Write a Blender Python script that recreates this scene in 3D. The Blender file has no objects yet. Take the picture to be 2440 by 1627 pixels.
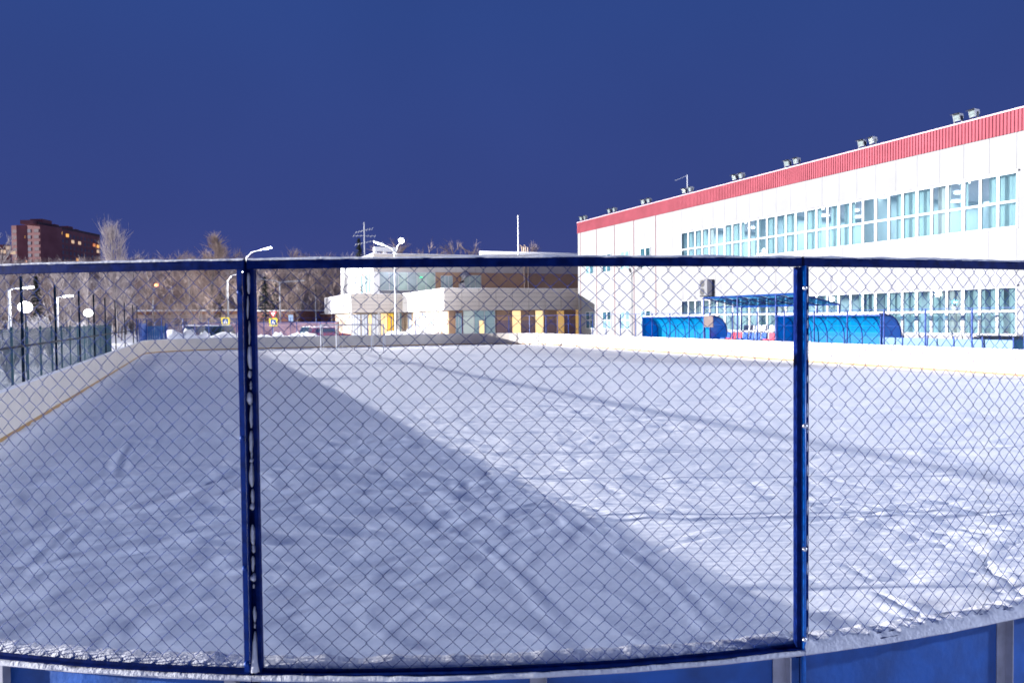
import bpy, math, random
import numpy as np
from mathutils import Vector, Matrix, Euler

random.seed(7)
rng = np.random.default_rng(7)
R = math.radians
PI = math.pi
sc = bpy.context.scene
C = sc.collection

# ------------------------------------------------------------------ camera
TH = R(21.54)                      # the rink's long axis is +Y; the camera looks this far to its right
EYE = 2.2
CS, SN = math.cos(TH), math.sin(TH)
cam_data = bpy.data.cameras.new('camera')
cam_data.sensor_width = 36.0
cam_data.lens = 28.03
cam_data.clip_start = 0.05
cam_data.clip_end = 3000
cam_data.dof.use_dof = True
cam_data.dof.focus_distance = 6.0
cam_data.dof.aperture_fstop = 3.8
cam = bpy.data.objects.new('camera', cam_data)
C.objects.link(cam)
CAM_M = (Matrix.Rotation(-TH, 4, 'Z') @ Matrix.Rotation(R(90 - 1.66), 4, 'X') @ Matrix.Rotation(R(-0.573), 4, 'Z'))
CAM_M = Matrix.Translation((0, 0, EYE)) @ CAM_M
cam.matrix_world = CAM_M
sc.camera = cam

# ------------------------------------------------------------------ sky
world = bpy.data.worlds.new('World')
sc.world = world
world.use_nodes = True
wt = world.node_tree
wt.nodes.clear()
w_out = wt.nodes.new('ShaderNodeOutputWorld')
w_bg = wt.nodes.new('ShaderNodeBackground')
w_sky = wt.nodes.new('ShaderNodeTexSky')
w_sky.sky_type = 'NISHITA'
w_sky.sun_disc = False
w_sky.sun_elevation = R(7.4)
w_sky.sun_rotation = R(-90)
w_tc = wt.nodes.new('ShaderNodeTexCoord')
w_sep = wt.nodes.new('ShaderNodeSeparateXYZ')
w_ramp = wt.nodes.new('ShaderNodeValToRGB')
e = w_ramp.color_ramp.elements
e[0].position = 0.0; e[0].color = (.048, .062, .240, 1)
e[1].position = 1.0; e[1].color = (.016, .040, .158, 1)
m = e.new(0.12); m.color = (.036, .057, .230, 1)
m = e.new(0.35); m.color = (.027, .060, .240, 1)
w_add = wt.nodes.new('ShaderNodeMix'); w_add.data_type = 'RGBA'; w_add.blend_type = 'MIX'
w_add.inputs[0].default_value = 0.0008     # night: hardly any of the daylight sky is left
wt.links.new(w_tc.outputs['Generated'], w_sep.inputs[0])
wt.links.new(w_sep.outputs['Z'], w_ramp.inputs[0])
wt.links.new(w_ramp.outputs[0], w_add.inputs[6])
wt.links.new(w_sky.outputs[0], w_add.inputs[7])
w_ns = wt.nodes.new('ShaderNodeTexNoise'); w_ns.inputs['Scale'].default_value = 1.6; w_ns.inputs['Detail'].default_value = 4
w_mr = wt.nodes.new('ShaderNodeMapRange'); w_mr.inputs['To Min'].default_value = .80; w_mr.inputs['To Max'].default_value = 1.20
w_mul = wt.nodes.new('ShaderNodeMix'); w_mul.data_type = 'RGBA'; w_mul.blend_type = 'MULTIPLY'; w_mul.inputs[0].default_value = 1.0
wt.links.new(w_tc.outputs['Generated'], w_ns.inputs['Vector']); wt.links.new(w_ns.outputs['Fac'], w_mr.inputs['Value'])
wt.links.new(w_add.outputs[2], w_mul.inputs[6]); wt.links.new(w_mr.outputs[0], w_mul.inputs[7])
wt.links.new(w_mul.outputs[2], w_bg.inputs[0])
w_bg.inputs[1].default_value = 1.0
wt.links.new(w_bg.outputs[0], w_out.inputs[0])

# the one far floodlight bank, low over the left side of the rink, throws parallel light
sun_d = bpy.data.lights.new('floodlight_beam', 'SUN')
sun_d.energy = 12.0
sun_d.angle = R(0.28)
sun_d.color = (1.0, .985, .98)
sun = bpy.data.objects.new('floodlight_beam', sun_d)
C.objects.link(sun)
sun.rotation_euler = Vector((1.0, -0.40, -math.tan(R(7.35)))).to_track_quat('-Z', 'Y').to_euler()

# unseen fill light, added beyond the right edge to brighten the shaded ice
mast_d = bpy.data.lights.new('fill_light', 'SPOT')
mast_d.energy = 112000; mast_d.shadow_soft_size = .9; mast_d.color = (.74, .82, 1.0)
mast_d.spot_size = R(130); mast_d.spot_blend = .6
MAST = (48.0, -14.0, 20.0)
mast_l = bpy.data.objects.new('fill_light', mast_d); C.objects.link(mast_l)
mast_l.location = (MAST[0]-.6, MAST[1]+.5, MAST[2]-.2)
mast_l.rotation_euler = (Vector((10, 35, 0)) - Vector(MAST)).to_track_quat('-Z', 'Y').to_euler()

sc.view_settings.view_transform = 'Standard'
sc.view_settings.look = 'None'
sc.view_settings.exposure = 0.0
sc.view_settings.gamma = 1.0
sc.view_settings.use_curve_mapping = False
sc.cycles.use_denoising = True
sc.cycles.max_bounces = 5
sc.cycles.diffuse_bounces = 3
sc.cycles.glossy_bounces = 2
sc.cycles.transmission_bounces = 4
sc.cycles.transparent_max_bounces = 10
sc.cycles.sample_clamp_indirect = 4.0
sc.cycles.caustics_reflective = False
sc.cycles.caustics_refractive = False

# ------------------------------------------------------------------ places
# photo coordinates (2440 x 1627) are only used to measure where things stand
F_PX = 1900.0
R3 = CAM_M.to_3x3()
def ray(px, py=758.0):
    v = Vector(((px - 1220.0) / F_PX, (813.5 - py) / F_PX, -1.0))
    return R3 @ v
def on_x(px, py, X):
    d = ray(px, py); t = X / d.x
    return Vector((0, 0, EYE)) + d * t
def on_y(px, py, Y):
    d = ray(px, py); t = Y / d.y
    return Vector((0, 0, EYE)) + d * t
def at_z(px, py, depth):
    return Vector((0, 0, EYE)) + ray(px, py) * depth

# ------------------------------------------------------------------ materials
MATS = {}
def mat(name, col, rough=.6, metal=0.0, emit=None, estr=0.0, noise=0.0, nscale=8.0, bump=0.0, bscale=40.0, spec=.5, coat=0.0):
    if name in MATS: return MATS[name]
    m = bpy.data.materials.new(name); m.use_nodes = True
    nt = m.node_tree; b = nt.nodes['Principled BSDF']
    b.inputs['Base Color'].default_value = (*col, 1)
    b.inputs['Roughness'].default_value = rough
    b.inputs['Metallic'].default_value = metal
    b.inputs['Specular IOR Level'].default_value = spec
    if emit:
        b.inputs['Emission Color'].default_value = (*emit, 1)
        b.inputs['Emission Strength'].default_value = estr
    if noise or bump:
        tc = nt.nodes.new('ShaderNodeTexCoord')
    if noise:
        n = nt.nodes.new('ShaderNodeTexNoise'); n.inputs['Scale'].default_value = nscale; n.inputs['Detail'].default_value = 5
        nt.links.new(tc.outputs['Object'], n.inputs['Vector'])
        r = nt.nodes.new('ShaderNodeValToRGB')
        r.color_ramp.elements[0].position = .3; r.color_ramp.elements[1].position = .7
        lo = tuple(max(0, c * (1 - noise)) for c in col); hi = tuple(min(1, c * (1 + noise)) for c in col)
        r.color_ramp.elements[0].color = (*lo, 1); r.color_ramp.elements[1].color = (*hi, 1)
        nt.links.new(n.outputs['Fac'], r.inputs[0]); nt.links.new(r.outputs[0], b.inputs['Base Color'])
    if bump:
        n2 = nt.nodes.new('ShaderNodeTexNoise'); n2.inputs['Scale'].default_value = bscale; n2.inputs['Detail'].default_value = 6
        nt.links.new(tc.outputs['Object'], n2.inputs['Vector'])
        bp = nt.nodes.new('ShaderNodeBump'); bp.inputs['Strength'].default_value = bump; bp.inputs['Distance'].default_value = .02
        nt.links.new(n2.outputs['Fac'], bp.inputs['Height']); nt.links.new(bp.outputs[0], b.inputs['Normal'])
    MATS[name] = m
    return m

M_blue_dark = mat('fence paint navy', (.0025, .012, .095), .6, noise=.4, nscale=30, bump=.04, bscale=60, spec=.03)
M_blue = mat('fence paint blue', (.002, .040, .25), .4, noise=.3, nscale=25, bump=.05, bscale=60, spec=.3)
M_wire = mat('wire coated blue', (.008, .035, .20), .7, spec=.25)
M_board_out = mat('board outside blue', (.002, .08, .36), .6, noise=.35, nscale=5, bump=.15, bscale=30)
M_blue_mid = mat('fence paint mid blue', (.001, .022, .17), .5, noise=.4, nscale=30, spec=.1)
M_blue_lit = mat('fence paint lit blue', (.001, .11, .46), .35, noise=.25, nscale=40, spec=.3)  # lit copy of the fence blue: light on the round posts painted in
M_post_dark = mat('post paint dark teal', (.003, .012, .03), .6, spec=.1)
M_galv = mat('grey steel support', (.36, .36, .42), .55, noise=.25, nscale=12)
M_snow = mat('loose snow', (.66, .67, .73), .8, noise=.05, nscale=20, bump=.35, bscale=70, spec=.1)
M_snow_far = mat('snow bank', (.80, .82, .88), .85, noise=.08, nscale=.6, bump=.8, bscale=3, spec=.1)
M_board = mat('board white plastic', (.62, .565, .50), .5, noise=.07, nscale=1.5)
M_kick = mat('kick plate yellow', (.36, .20, .05), .5, noise=.2, nscale=3)
M_cap = mat('board cap', (.62, .62, .68), .55)
M_bolt = mat('zinc bolt', (.6, .62, .68), .3, .8)
M_wall_white = mat('hall panel white', (.250, .251, .258), .6, noise=.05, nscale=.8, spec=.15)
M_wall_stain = None
M_red = mat('fascia red metal', (.31, .072, .095), .65, noise=.12, nscale=.9, spec=.12)
M_redseam = mat('seam strip red brown', (.13, .04, .05), .6)
M_gap = mat('joint backing grey', (.20, .20, .23), .8)  # grey backing behind the panels and in their joints
M_frame = mat('window frame white', (.50, .51, .54), .4)
M_gray_clad = mat('cladding light grey', (.50, .46, .43), .5, noise=.06, nscale=.7)
M_white_clad = mat('cladding white', (.70, .70, .71), .5, noise=.03, nscale=.7)
M_brown_clad = mat('cladding brown', (.42, .26, .16), .6, noise=.12, nscale=1.0)
M_brown_dark = mat('cladding mauve brown', (.24, .16, .18), .6, noise=.12, nscale=1.0)
M_cream = mat('cream plaster', (.62, .49, .36), .7, noise=.06, nscale=2)
M_dark = mat('dark plastic', (.02, .022, .03), .4)
M_grey_plastic = mat('grey plastic', (.22, .22, .25), .5)
M_white_plastic = mat('white painted steel', (.62, .63, .66), .4)
M_lampsteel = mat('lamp post steel', (.45, .47, .52), .4, .3)
M_lit = mat('lamp glass lit', (.9, .9, .9), .5, emit=(.92, .95, 1), estr=30)
M_globe = mat('globe lit', (.9, .9, .9), .5, emit=(1, .98, .95), estr=6)
M_orange = mat('sodium lamp lit', (.9, .5, .2), .5, emit=(1, .22, .06), estr=14)
M_shelter_rib = mat('shelter rib blue', (.003, .04, .24), .4)
M_roofsnow = mat('roof snow', (.8, .81, .86), .8, spec=.1)
M_rubber = mat('tyre rubber', (.015, .015, .017), .8)
M_carglass = mat('car glass', (.02, .03, .04), .1)

def glass_mat(name, tint, fac=.14, rough=.02):
    m = bpy.data.materials.new(name); m.use_nodes = True
    nt = m.node_tree; nt.nodes.clear()
    o = nt.nodes.new('ShaderNodeOutputMaterial'); mx = nt.nodes.new('ShaderNodeMixShader')
    t = nt.nodes.new('ShaderNodeBsdfTransparent'); g = nt.nodes.new('ShaderNodeBsdfGlossy')
    t.inputs[0].default_value = (*tint, 1); g.inputs['Roughness'].default_value = rough
    mx.inputs[0].default_value = fac
    nt.links.new(t.outputs[0], mx.inputs[1]); nt.links.new(g.outputs[0], mx.inputs[2]); nt.links.new(mx.outputs[0], o.inputs[0])
    return m
M_glass = glass_mat('window glass', (.90, .95, .96), .10)

def poly_mat(name, col, transp):
    m = bpy.data.materials.new(name); m.use_nodes = True
    nt = m.node_tree; nt.nodes.clear()
    o = nt.nodes.new('ShaderNodeOutputMaterial'); mx = nt.nodes.new('ShaderNodeMixShader'); mx2 = nt.nodes.new('ShaderNodeMixShader')
    t = nt.nodes.new('ShaderNodeBsdfTransparent'); g = nt.nodes.new('ShaderNodeBsdfGlossy')
    d = nt.nodes.new('ShaderNodeBsdfDiffuse'); tl = nt.nodes.new('ShaderNodeBsdfTranslucent'); mx3 = nt.nodes.new('ShaderNodeMixShader')
    t.inputs[0].default_value = (*[min(1, c * 1.5) for c in col], 1); g.inputs['Roughness'].default_value = .25
    d.inputs[0].default_value = (*col, 1); tl.inputs[0].default_value = (*col, 1)
    mx3.inputs[0].default_value = .5; nt.links.new(d.outputs[0], mx3.inputs[1]); nt.links.new(tl.outputs[0], mx3.inputs[2])
    mx.inputs[0].default_value = transp; nt.links.new(mx3.outputs[0], mx.inputs[1]); nt.links.new(t.outputs[0], mx.inputs[2])
    mx2.inputs[0].default_value = .06; nt.links.new(mx.outputs[0], mx2.inputs[1]); nt.links.new(g.outputs[0], mx2.inputs[2])
    nt.links.new(mx2.outputs[0], o.inputs[0])
    return m
M_poly = poly_mat('blue polycarbonate', (.003, .30, .66), .18)
M_poly_roof = poly_mat('blue canopy sheet', (.05, .22, .42), .62)

def curtain_mat(name, col, scale):
    m = bpy.data.materials.new(name); m.use_nodes = True
    nt = m.node_tree; nt.nodes.clear()
    o = nt.nodes.new('ShaderNodeOutputMaterial'); d = nt.nodes.new('ShaderNodeBsdfDiffuse'); tl = nt.nodes.new('ShaderNodeBsdfTranslucent')
    mx = nt.nodes.new('ShaderNodeMixShader'); mx.inputs[0].default_value = .6
    d.inputs[0].default_value = (*col, 1); tl.inputs[0].default_value = (*col, 1)
    nt.links.new(d.outputs[0], mx.inputs[1]); nt.links.new(tl.outputs[0], mx.inputs[2]); nt.links.new(mx.outputs[0], o.inputs[0])
    return m
M_curtain = curtain_mat('curtain pale aqua', (.46, .62, .64), 8)
M_curtain2 = curtain_mat('curtain pale grey', (.60, .64, .63), 8)

def ribbed_snow():
    m = bpy.data.materials.new('rink snow'); m.use_nodes = True
    nt = m.node_tree; b = nt.nodes['Principled BSDF']
    b.inputs['Roughness'].default_value = .75; b.inputs['Specular IOR Level'].default_value = .15
    tc = nt.nodes.new('ShaderNodeTexCoord')
    n = nt.nodes.new('ShaderNodeTexNoise'); n.inputs['Scale'].default_value = .35; n.inputs['Detail'].default_value = 6
    r = nt.nodes.new('ShaderNodeValToRGB')
    r.color_ramp.elements[0].position = .3; r.color_ramp.elements[0].color = (.74, .77, .85, 1)
    r.color_ramp.elements[1].position = .7; r.color_ramp.elements[1].color = (.86, .87, .92, 1)
    nt.links.new(tc.outputs['Object'], n.inputs['Vector']); nt.links.new(n.outputs['Fac'], r.inputs[0]); nt.links.new(r.outputs[0], b.inputs['Base Color'])
    n2 = nt.nodes.new('ShaderNodeTexNoise'); n2.inputs['Scale'].default_value = 9; n2.inputs['Detail'].default_value = 8; n2.inputs['Roughness'].default_value = .6
    mpp = nt.nodes.new('ShaderNodeMapping'); mpp.inputs['Rotation'].default_value = (0, 0, TH); mpp.inputs['Scale'].default_value = (.6, 1.9, 1)
    nt.links.new(tc.outputs['Object'], mpp.inputs[0]); nt.links.new(mpp.outputs[0], n2.inputs['Vector'])
    bp = nt.nodes.new('ShaderNodeBump'); bp.inputs['Strength'].default_value = .6; bp.inputs['Distance'].default_value = .02
    nt.links.new(n2.outputs['Fac'], bp.inputs['Height']); nt.links.new(bp.outputs[0], b.inputs['Normal'])
    return m
M_rink = ribbed_snow()

def stained_wall():
    m = bpy.data.materials.new('hall panel weathered'); m.use_nodes = True
    nt = m.node_tree; b = nt.nodes['Principled BSDF']; b.inputs['Roughness'].default_value = .5
    geo = nt.nodes.new('ShaderNodeNewGeometry')
    mp = nt.nodes.new('ShaderNodeMapping'); mp.inputs['Scale'].default_value = (1, 3.0, .18)
    n = nt.nodes.new('ShaderNodeTexNoise'); n.inputs['Scale'].default_value = 1.0; n.inputs['Detail'].default_value = 6
    r = nt.nodes.new('ShaderNodeValToRGB')
    r.color_ramp.elements[0].position = .32; r.color_ramp.elements[0].color = (.150, .148, .160, 1)
    r.color_ramp.elements[1].position = .52; r.color_ramp.elements[1].color = (.225, .226, .234, 1)
    nt.links.new(geo.outputs['Position'], mp.inputs[0]); nt.links.new(mp.outputs[0], n.inputs['Vector'])
    nt.links.new(n.outputs['Fac'], r.inputs[0]); nt.links.new(r.outputs[0], b.inputs['Base Color'])
    return m
M_wall_stain = stained_wall()

def brick_mat(name, c1, c2, scale):
    m = bpy.data.materials.new(name); m.use_nodes = True
    nt = m.node_tree; b = nt.nodes['Principled BSDF']; b.inputs['Roughness'].default_value = .8
    tc = nt.nodes.new('ShaderNodeTexCoord')
    n = nt.nodes.new('ShaderNodeTexNoise'); n.inputs['Scale'].default_value = scale; n.inputs['Detail'].default_value = 8
    r = nt.nodes.new('ShaderNodeValToRGB'); r.color_ramp.elements[0].position = .35; r.color_ramp.elements[1].position = .65
    r.color_ramp.elements[0].color = (*c1, 1); r.color_ramp.elements[1].color = (*c2, 1)
    nt.links.new(tc.outputs['Object'], n.inputs['Vector']); nt.links.new(n.outputs['Fac'], r.inputs[0]); nt.links.new(r.outputs[0], b.inputs['Base Color'])
    return m
M_brick = brick_mat('red brick far', (.12, .045, .04), (.19, .08, .065), 1.5)
M_brick_apt = brick_mat('apartment brick', (.22, .075, .080), (.30, .115, .12), .15)
M_bark = brick_mat('birch bark', (.10, .085, .085), (.42, .38, .38), 2.2)
M_twig = brick_mat('frosted twigs', (.20, .145, .13), (.46, .36, .32), .7)
M_twig_pale = brick_mat('hoarfrost twigs', (.36, .31, .30), (.62, .55, .54), .8)
M_spruce = brick_mat('spruce needles', (.018, .032, .028), (.05, .06, .05), 2.0)

# ------------------------------------------------------------------ mesh helpers
class MB:
    def __init__(s): s.v = []; s.f = []; s.smooth = False
    def box(s, a, b):
        x0, y0, z0 = a; x1, y1, z1 = b
        n = len(s.v)
        s.v += [(x0,y0,z0),(x1,y0,z0),(x1,y1,z0),(x0,y1,z0),(x0,y0,z1),(x1,y0,z1),(x1,y1,z1),(x0,y1,z1)]
        s.f += [tuple(n+i for i in q) for q in ((0,3,2,1),(4,5,6,7),(0,1,5,4),(1,2,6,5),(2,3,7,6),(3,0,4,7))]
        return s
    def tube(s, pts, rad, k=6, cap=True):
        pts = [Vector(p) for p in pts]
        if not isinstance(rad, (list, tuple)): rad = [rad] * len(pts)
        n0 = len(s.v)
        ref = Vector((0,0,1))
        for i, p in enumerate(pts):
            if i == 0: t = pts[1] - p
            elif i == len(pts)-1: t = p - pts[i-1]
            else: t = (pts[i+1] - pts[i-1])
            t.normalize()
            rf = ref if abs(t.dot(ref)) < .95 else Vector((1,0,0))
            u = t.cross(rf).normalized(); w = t.cross(u)
            for j in range(k):
                a = 2*PI*j/k
                s.v.append(tuple(p + (u*math.cos(a) + w*math.sin(a))*rad[i]))
        for i in range(len(pts)-1):
            for j in range(k):
                a = n0+i*k+j; b = n0+i*k+(j+1)%k
                s.f.append((a, b, b+k, a+k))
        if cap:
            s.f.append(tuple(n0+j for j in range(k))[::-1]); s.f.append(tuple(n0+(len(pts)-1)*k+j for j in range(k)))
        return s
    def quad(s, *p):
        n = len(s.v); s.v += [tuple(q) for q in p]; s.f.append(tuple(range(n, n+len(p)))); return s
    def prism(s, poly, a, b, axis=1):
        """poly of 2-D points extruded along an axis from a to b (axis 1: poly is x,z)"""
        n = len(s.v); k = len(poly)
        def mk(p, t):
            if axis == 1: return (p[0], t, p[1])
            if axis == 0: return (t, p[0], p[1])
            return (p[0], p[1], t)
        s.v += [mk(p, a) for p in poly] + [mk(p, b) for p in poly]
        s.f.append(tuple(range(n, n+k))); s.f.append(tuple(range(n+k, n+2*k))[::-1])
        for i in range(k):
            j = (i+1) % k; s.f.append((n+i, n+k+i, n+k+j, n+j))
        return s
    def disc(s, c, nrm, r, k=14, t=.01):
        c = Vector(c); nrm = Vector(nrm).normalized()
        s.tube([c, c+nrm*t], r, k); return s
    def ball(s, c, r, k=12, l=8, sz=1.0):
        n = len(s.v)
        for i in range(l+1):
            a = PI*i/l
            for j in range(k):
                b = 2*PI*j/k
                s.v.append((c[0]+r*math.sin(a)*math.cos(b), c[1]+r*math.sin(a)*math.sin(b), c[2]+r*sz*math.cos(a)))
        for i in range(l):
            for j in range(k):
                s.f.append((n+i*k+j, n+(i+1)*k+j, n+(i+1)*k+(j+1)%k, n+i*k+(j+1)%k))
        return s
    def mesh(s, name, m, off=(0,0,0)):
        me = bpy.data.meshes.new(name)
        ox, oy, oz = off
        me.from_pydata([(x-ox, y-oy, z-oz) for x,y,z in s.v], [], s.f)
        me.materials.append(m)
        if s.smooth:
            me.polygons.foreach_set('use_smooth', [True]*len(me.polygons))
        me.update()
        return me

LOCS = {}
def thing(name, label, cat, loc=(0,0,0), group=None, rotz=0):
    o = bpy.data.objects.new(name, None); C.objects.link(o)
    o.empty_display_size = .2
    o.location = loc; o.rotation_euler = (0,0,rotz)
    o['label'] = label; o['category'] = cat
    if group: o['group'] = group
    LOCS[o.name] = tuple(loc)
    return o
def wloc(o):
    x = y = z = 0
    while o is not None:
        x += o.location.x; y += o.location.y; z += o.location.z; o = o.parent
    return (x, y, z)
def part(name, mb, m, parent, local=False, label=None, stuff=False):
    me = mb.mesh(name, m, (0,0,0) if (local or parent is None) else wloc(parent))
    o = bpy.data.objects.new(name, me); C.objects.link(o)
    if parent is not None: o.parent = parent
    if label: o['label'] = label
    if stuff: o['kind'] = 'stuff'
    return o
def inst(name, me, parent, loc=(0,0,0), rotz=0, scale=None):
    o = bpy.data.objects.new(name, me); C.objects.link(o); o.parent = parent
    o.location = loc; o.rotation_euler = (0,0,rotz)
    if scale: o.scale = scale
    return o
def tag(o, label, cat, group=None):
    o['label'] = label; o['category'] = cat
    if group: o['group'] = group
    return o
def struct(name, mb, m):
    o = part(name, mb, m, None); o['kind'] = 'structure'; return o
def copy_tree(o, parent=None):
    c = o.copy(); C.objects.link(c)
    if parent is not None: c.parent = parent
    for ch in list(KIDS(o)): copy_tree(ch, c)
    return c
def KIDS(o): return [q for q in bpy.data.objects if q.parent == o]

# ------------------------------------------------------------------ the rink outline
RAD = 6.3
XL, XR, YN, YF = -3.36, 26.3, 2.37, 64.3
ARC = RAD * PI / 2
SX = (XR - XL) - 2*RAD
SY = (YF - YN) - 2*RAD
PERIM = 4*ARC + 2*SX + 2*SY
def path(s, off=0.0):
    """point of the rink outline at arc length s, off metres outside it; s=0 is where the left side enters the near left corner"""
    s = s % PERIM
    segs = [('a', (XL+RAD, YN+RAD), 180), ('l', (XL+RAD, YN), (1,0), SX), ('a', (XR-RAD, YN+RAD), 270), ('l', (XR, YN+RAD), (0,1), SY),
            ('a', (XR-RAD, YF-RAD), 0), ('l', (XR-RAD, YF), (-1,0), SX), ('a', (XL+RAD, YF-RAD), 90), ('l', (XL, YF-RAD), (0,-1), SY)]
    for g in segs:
        L = ARC if g[0] == 'a' else g[3]
        if s <= L + 1e-9:
            if g[0] == 'a':
                a = R(g[2]) + s / RAD
                nx, ny = math.cos(a), math.sin(a)
                return (g[1][0] + (RAD+off)*nx, g[1][1] + (RAD+off)*ny, a)
            tx, ty = g[2]; nx, ny = ty, -tx
            return (g[1][0] + tx*s + nx*off, g[1][1] + ty*s + ny*off, math.atan2(ny, nx))
        s -= L
    return path(0, off)
def straight(s0, s1):
    a0 = path(s0)[2]; a1 = path(s1)[2]
    return abs(math.sin(a0 - a1)) < 1e-4
def strip(mb, s0, s1, o0, o1, z0, z1, n=None):
    """a box that follows the outline"""
    if n is None: n = 1 if straight(s0+.001, s1-.001) else 6
    b = len(mb.v)
    for i in range(n+1):
        s = s0 + (s1-s0)*i/n
        x, y, _ = path(s, o0); X, Y, _ = path(s, o1)
        mb.v += [(x,y,z0),(X,Y,z0),(X,Y,z1),(x,y,z1)]
    for i in range(n):
        q = b+i*4
        for j in range(4):
            k = (j+1) % 4
            mb.f.append((q+j, q+k, q+4+k, q+4+j))
    mb.f.append((b+3,b+2,b+1,b)); q = b+n*4; mb.f.append((q,q+1,q+2,q+3))
    return mb
NPAN = 86
PL = PERIM / NPAN
S0 = ARC * 64.15/90 - .003
BH = .94

# ------------------------------------------------------------------ ground
def vnoise(x, y, seed):
    r = np.random.default_rng(seed); T = r.random((256, 256))
    xi = np.floor(x).astype(int); yi = np.floor(y).astype(int)
    fx = x - xi; fy = y - yi
    fx = fx*fx*(3-2*fx); fy = fy*fy*(3-2*fy)
    a = T[xi & 255, yi & 255]; b = T[(xi+1) & 255, yi & 255]; c = T[xi & 255, (yi+1) & 255]; d = T[(xi+1) & 255, (yi+1) & 255]
    return (a*(1-fx)+b*fx)*(1-fy) + (c*(1-fx)+d*fx)*fy - .5

def grid_mesh(name, xs, ys, H, keep, m):
    nx, ny = len(xs), len(ys)
    X, Y = np.meshgrid(xs, ys, indexing='ij')
    co = np.stack([X, Y, H(X, Y)], -1).reshape(-1, 3)
    i, j = np.meshgrid(np.arange(nx-1), np.arange(ny-1), indexing='ij')
    a = (i*ny + j); q = np.stack([a, a+ny, a+ny+1, a+1], -1).reshape(-1, 4)
    if keep is not None:
        cx = (X[:-1,:-1] + X[1:,1:])/2; cy = (Y[:-1,:-1] + Y[1:,1:])/2
        q = q[keep(cx, cy).reshape(-1)]
    used = np.unique(q); remap = -np.ones(len(co), int); remap[used] = np.arange(len(used))
    co = co[used]; q = remap[q]
    me = bpy.data.meshes.new(name)
    me.vertices.add(len(co)); me.vertices.foreach_set('co', co.ravel().astype(np.float32))
    me.loops.add(q.size); me.loops.foreach_set('vertex_index', q.ravel().astype(np.int32))
    me.polygons.add(len(q)); me.polygons.foreach_set('loop_start', np.arange(0, q.size, 4, dtype=np.int32))
    me.update(calc_edges=True); me.validate()
    me.polygons.foreach_set('use_smooth', [True]*len(me.polygons))
    me.materials.append(m)
    o = bpy.data.objects.new(name, me); C.objects.link(o); o['kind'] = 'structure'
    return o

def inside_rink(x, y, margin=0.02):
    cx = np.clip(x, XL+RAD, XR-RAD); cy = np.clip(y, YN+RAD, YF-RAD)
    return np.hypot(x-cx, y-cy) < RAD + margin

# skate and shoe tracks pressed into the snow cover: (start, end, bend, width, depth)
tracks = []
def track(px0, py0, px1, py1, bend=0.0, w=.05, dep=.02):
    def g(px, py):
        d = ray(px, py); t = -EYE / d.z
        return (d.x*t, d.y*t)
    tracks.append((g(px0,py0), g(px1,py1), bend, w, dep))
track(1500,1330, 2440,1200, .4, .05, .035); track(1560,1300, 2300,1150, .3, .05, .02)
track(2080,1410, 2200,1490, .02, .035, .045); track(2010,1345, 2070,1385, .0, .035, .03)
track(1930,1410, 1990,1430, .0, .03, .02); track(2330,1350, 2440,1440, .05, .04, .04)
track(0,1400, 300,1050, -.2, .06, .03); track(20,1450, 290,1060, -.2, .05, .025)
track(400,1010, 120,1260, .2, .05, .02); track(1050,1260, 1350,1500, .15, .05, .03)
track(1300,1180, 1700,1520, .15, .05, .025); track(1250,1150, 1500,1330, -.1, .05, .02)
track(640,1480, 1000,1420, .1, .05, .025); track(900,1530, 1150,1390, .1, .05, .02)
track(1900,1260, 2440,1300, .3, .05, .03); track(1850,1300, 2440,1370, .2, .05, .02)
r2 = random.Random(3)
for _ in range(46):
    x = r2.uniform(-3, 20); y = r2.uniform(3.5, 26)
    a = r2.uniform(0, PI); L = r2.uniform(.6, 4.5)
    tracks.append(((x,y), (x+L*math.cos(a), y+L*math.sin(a)), r2.uniform(-.25,.25), r2.uniform(.03,.055), r2.uniform(.004,.012)))

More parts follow.
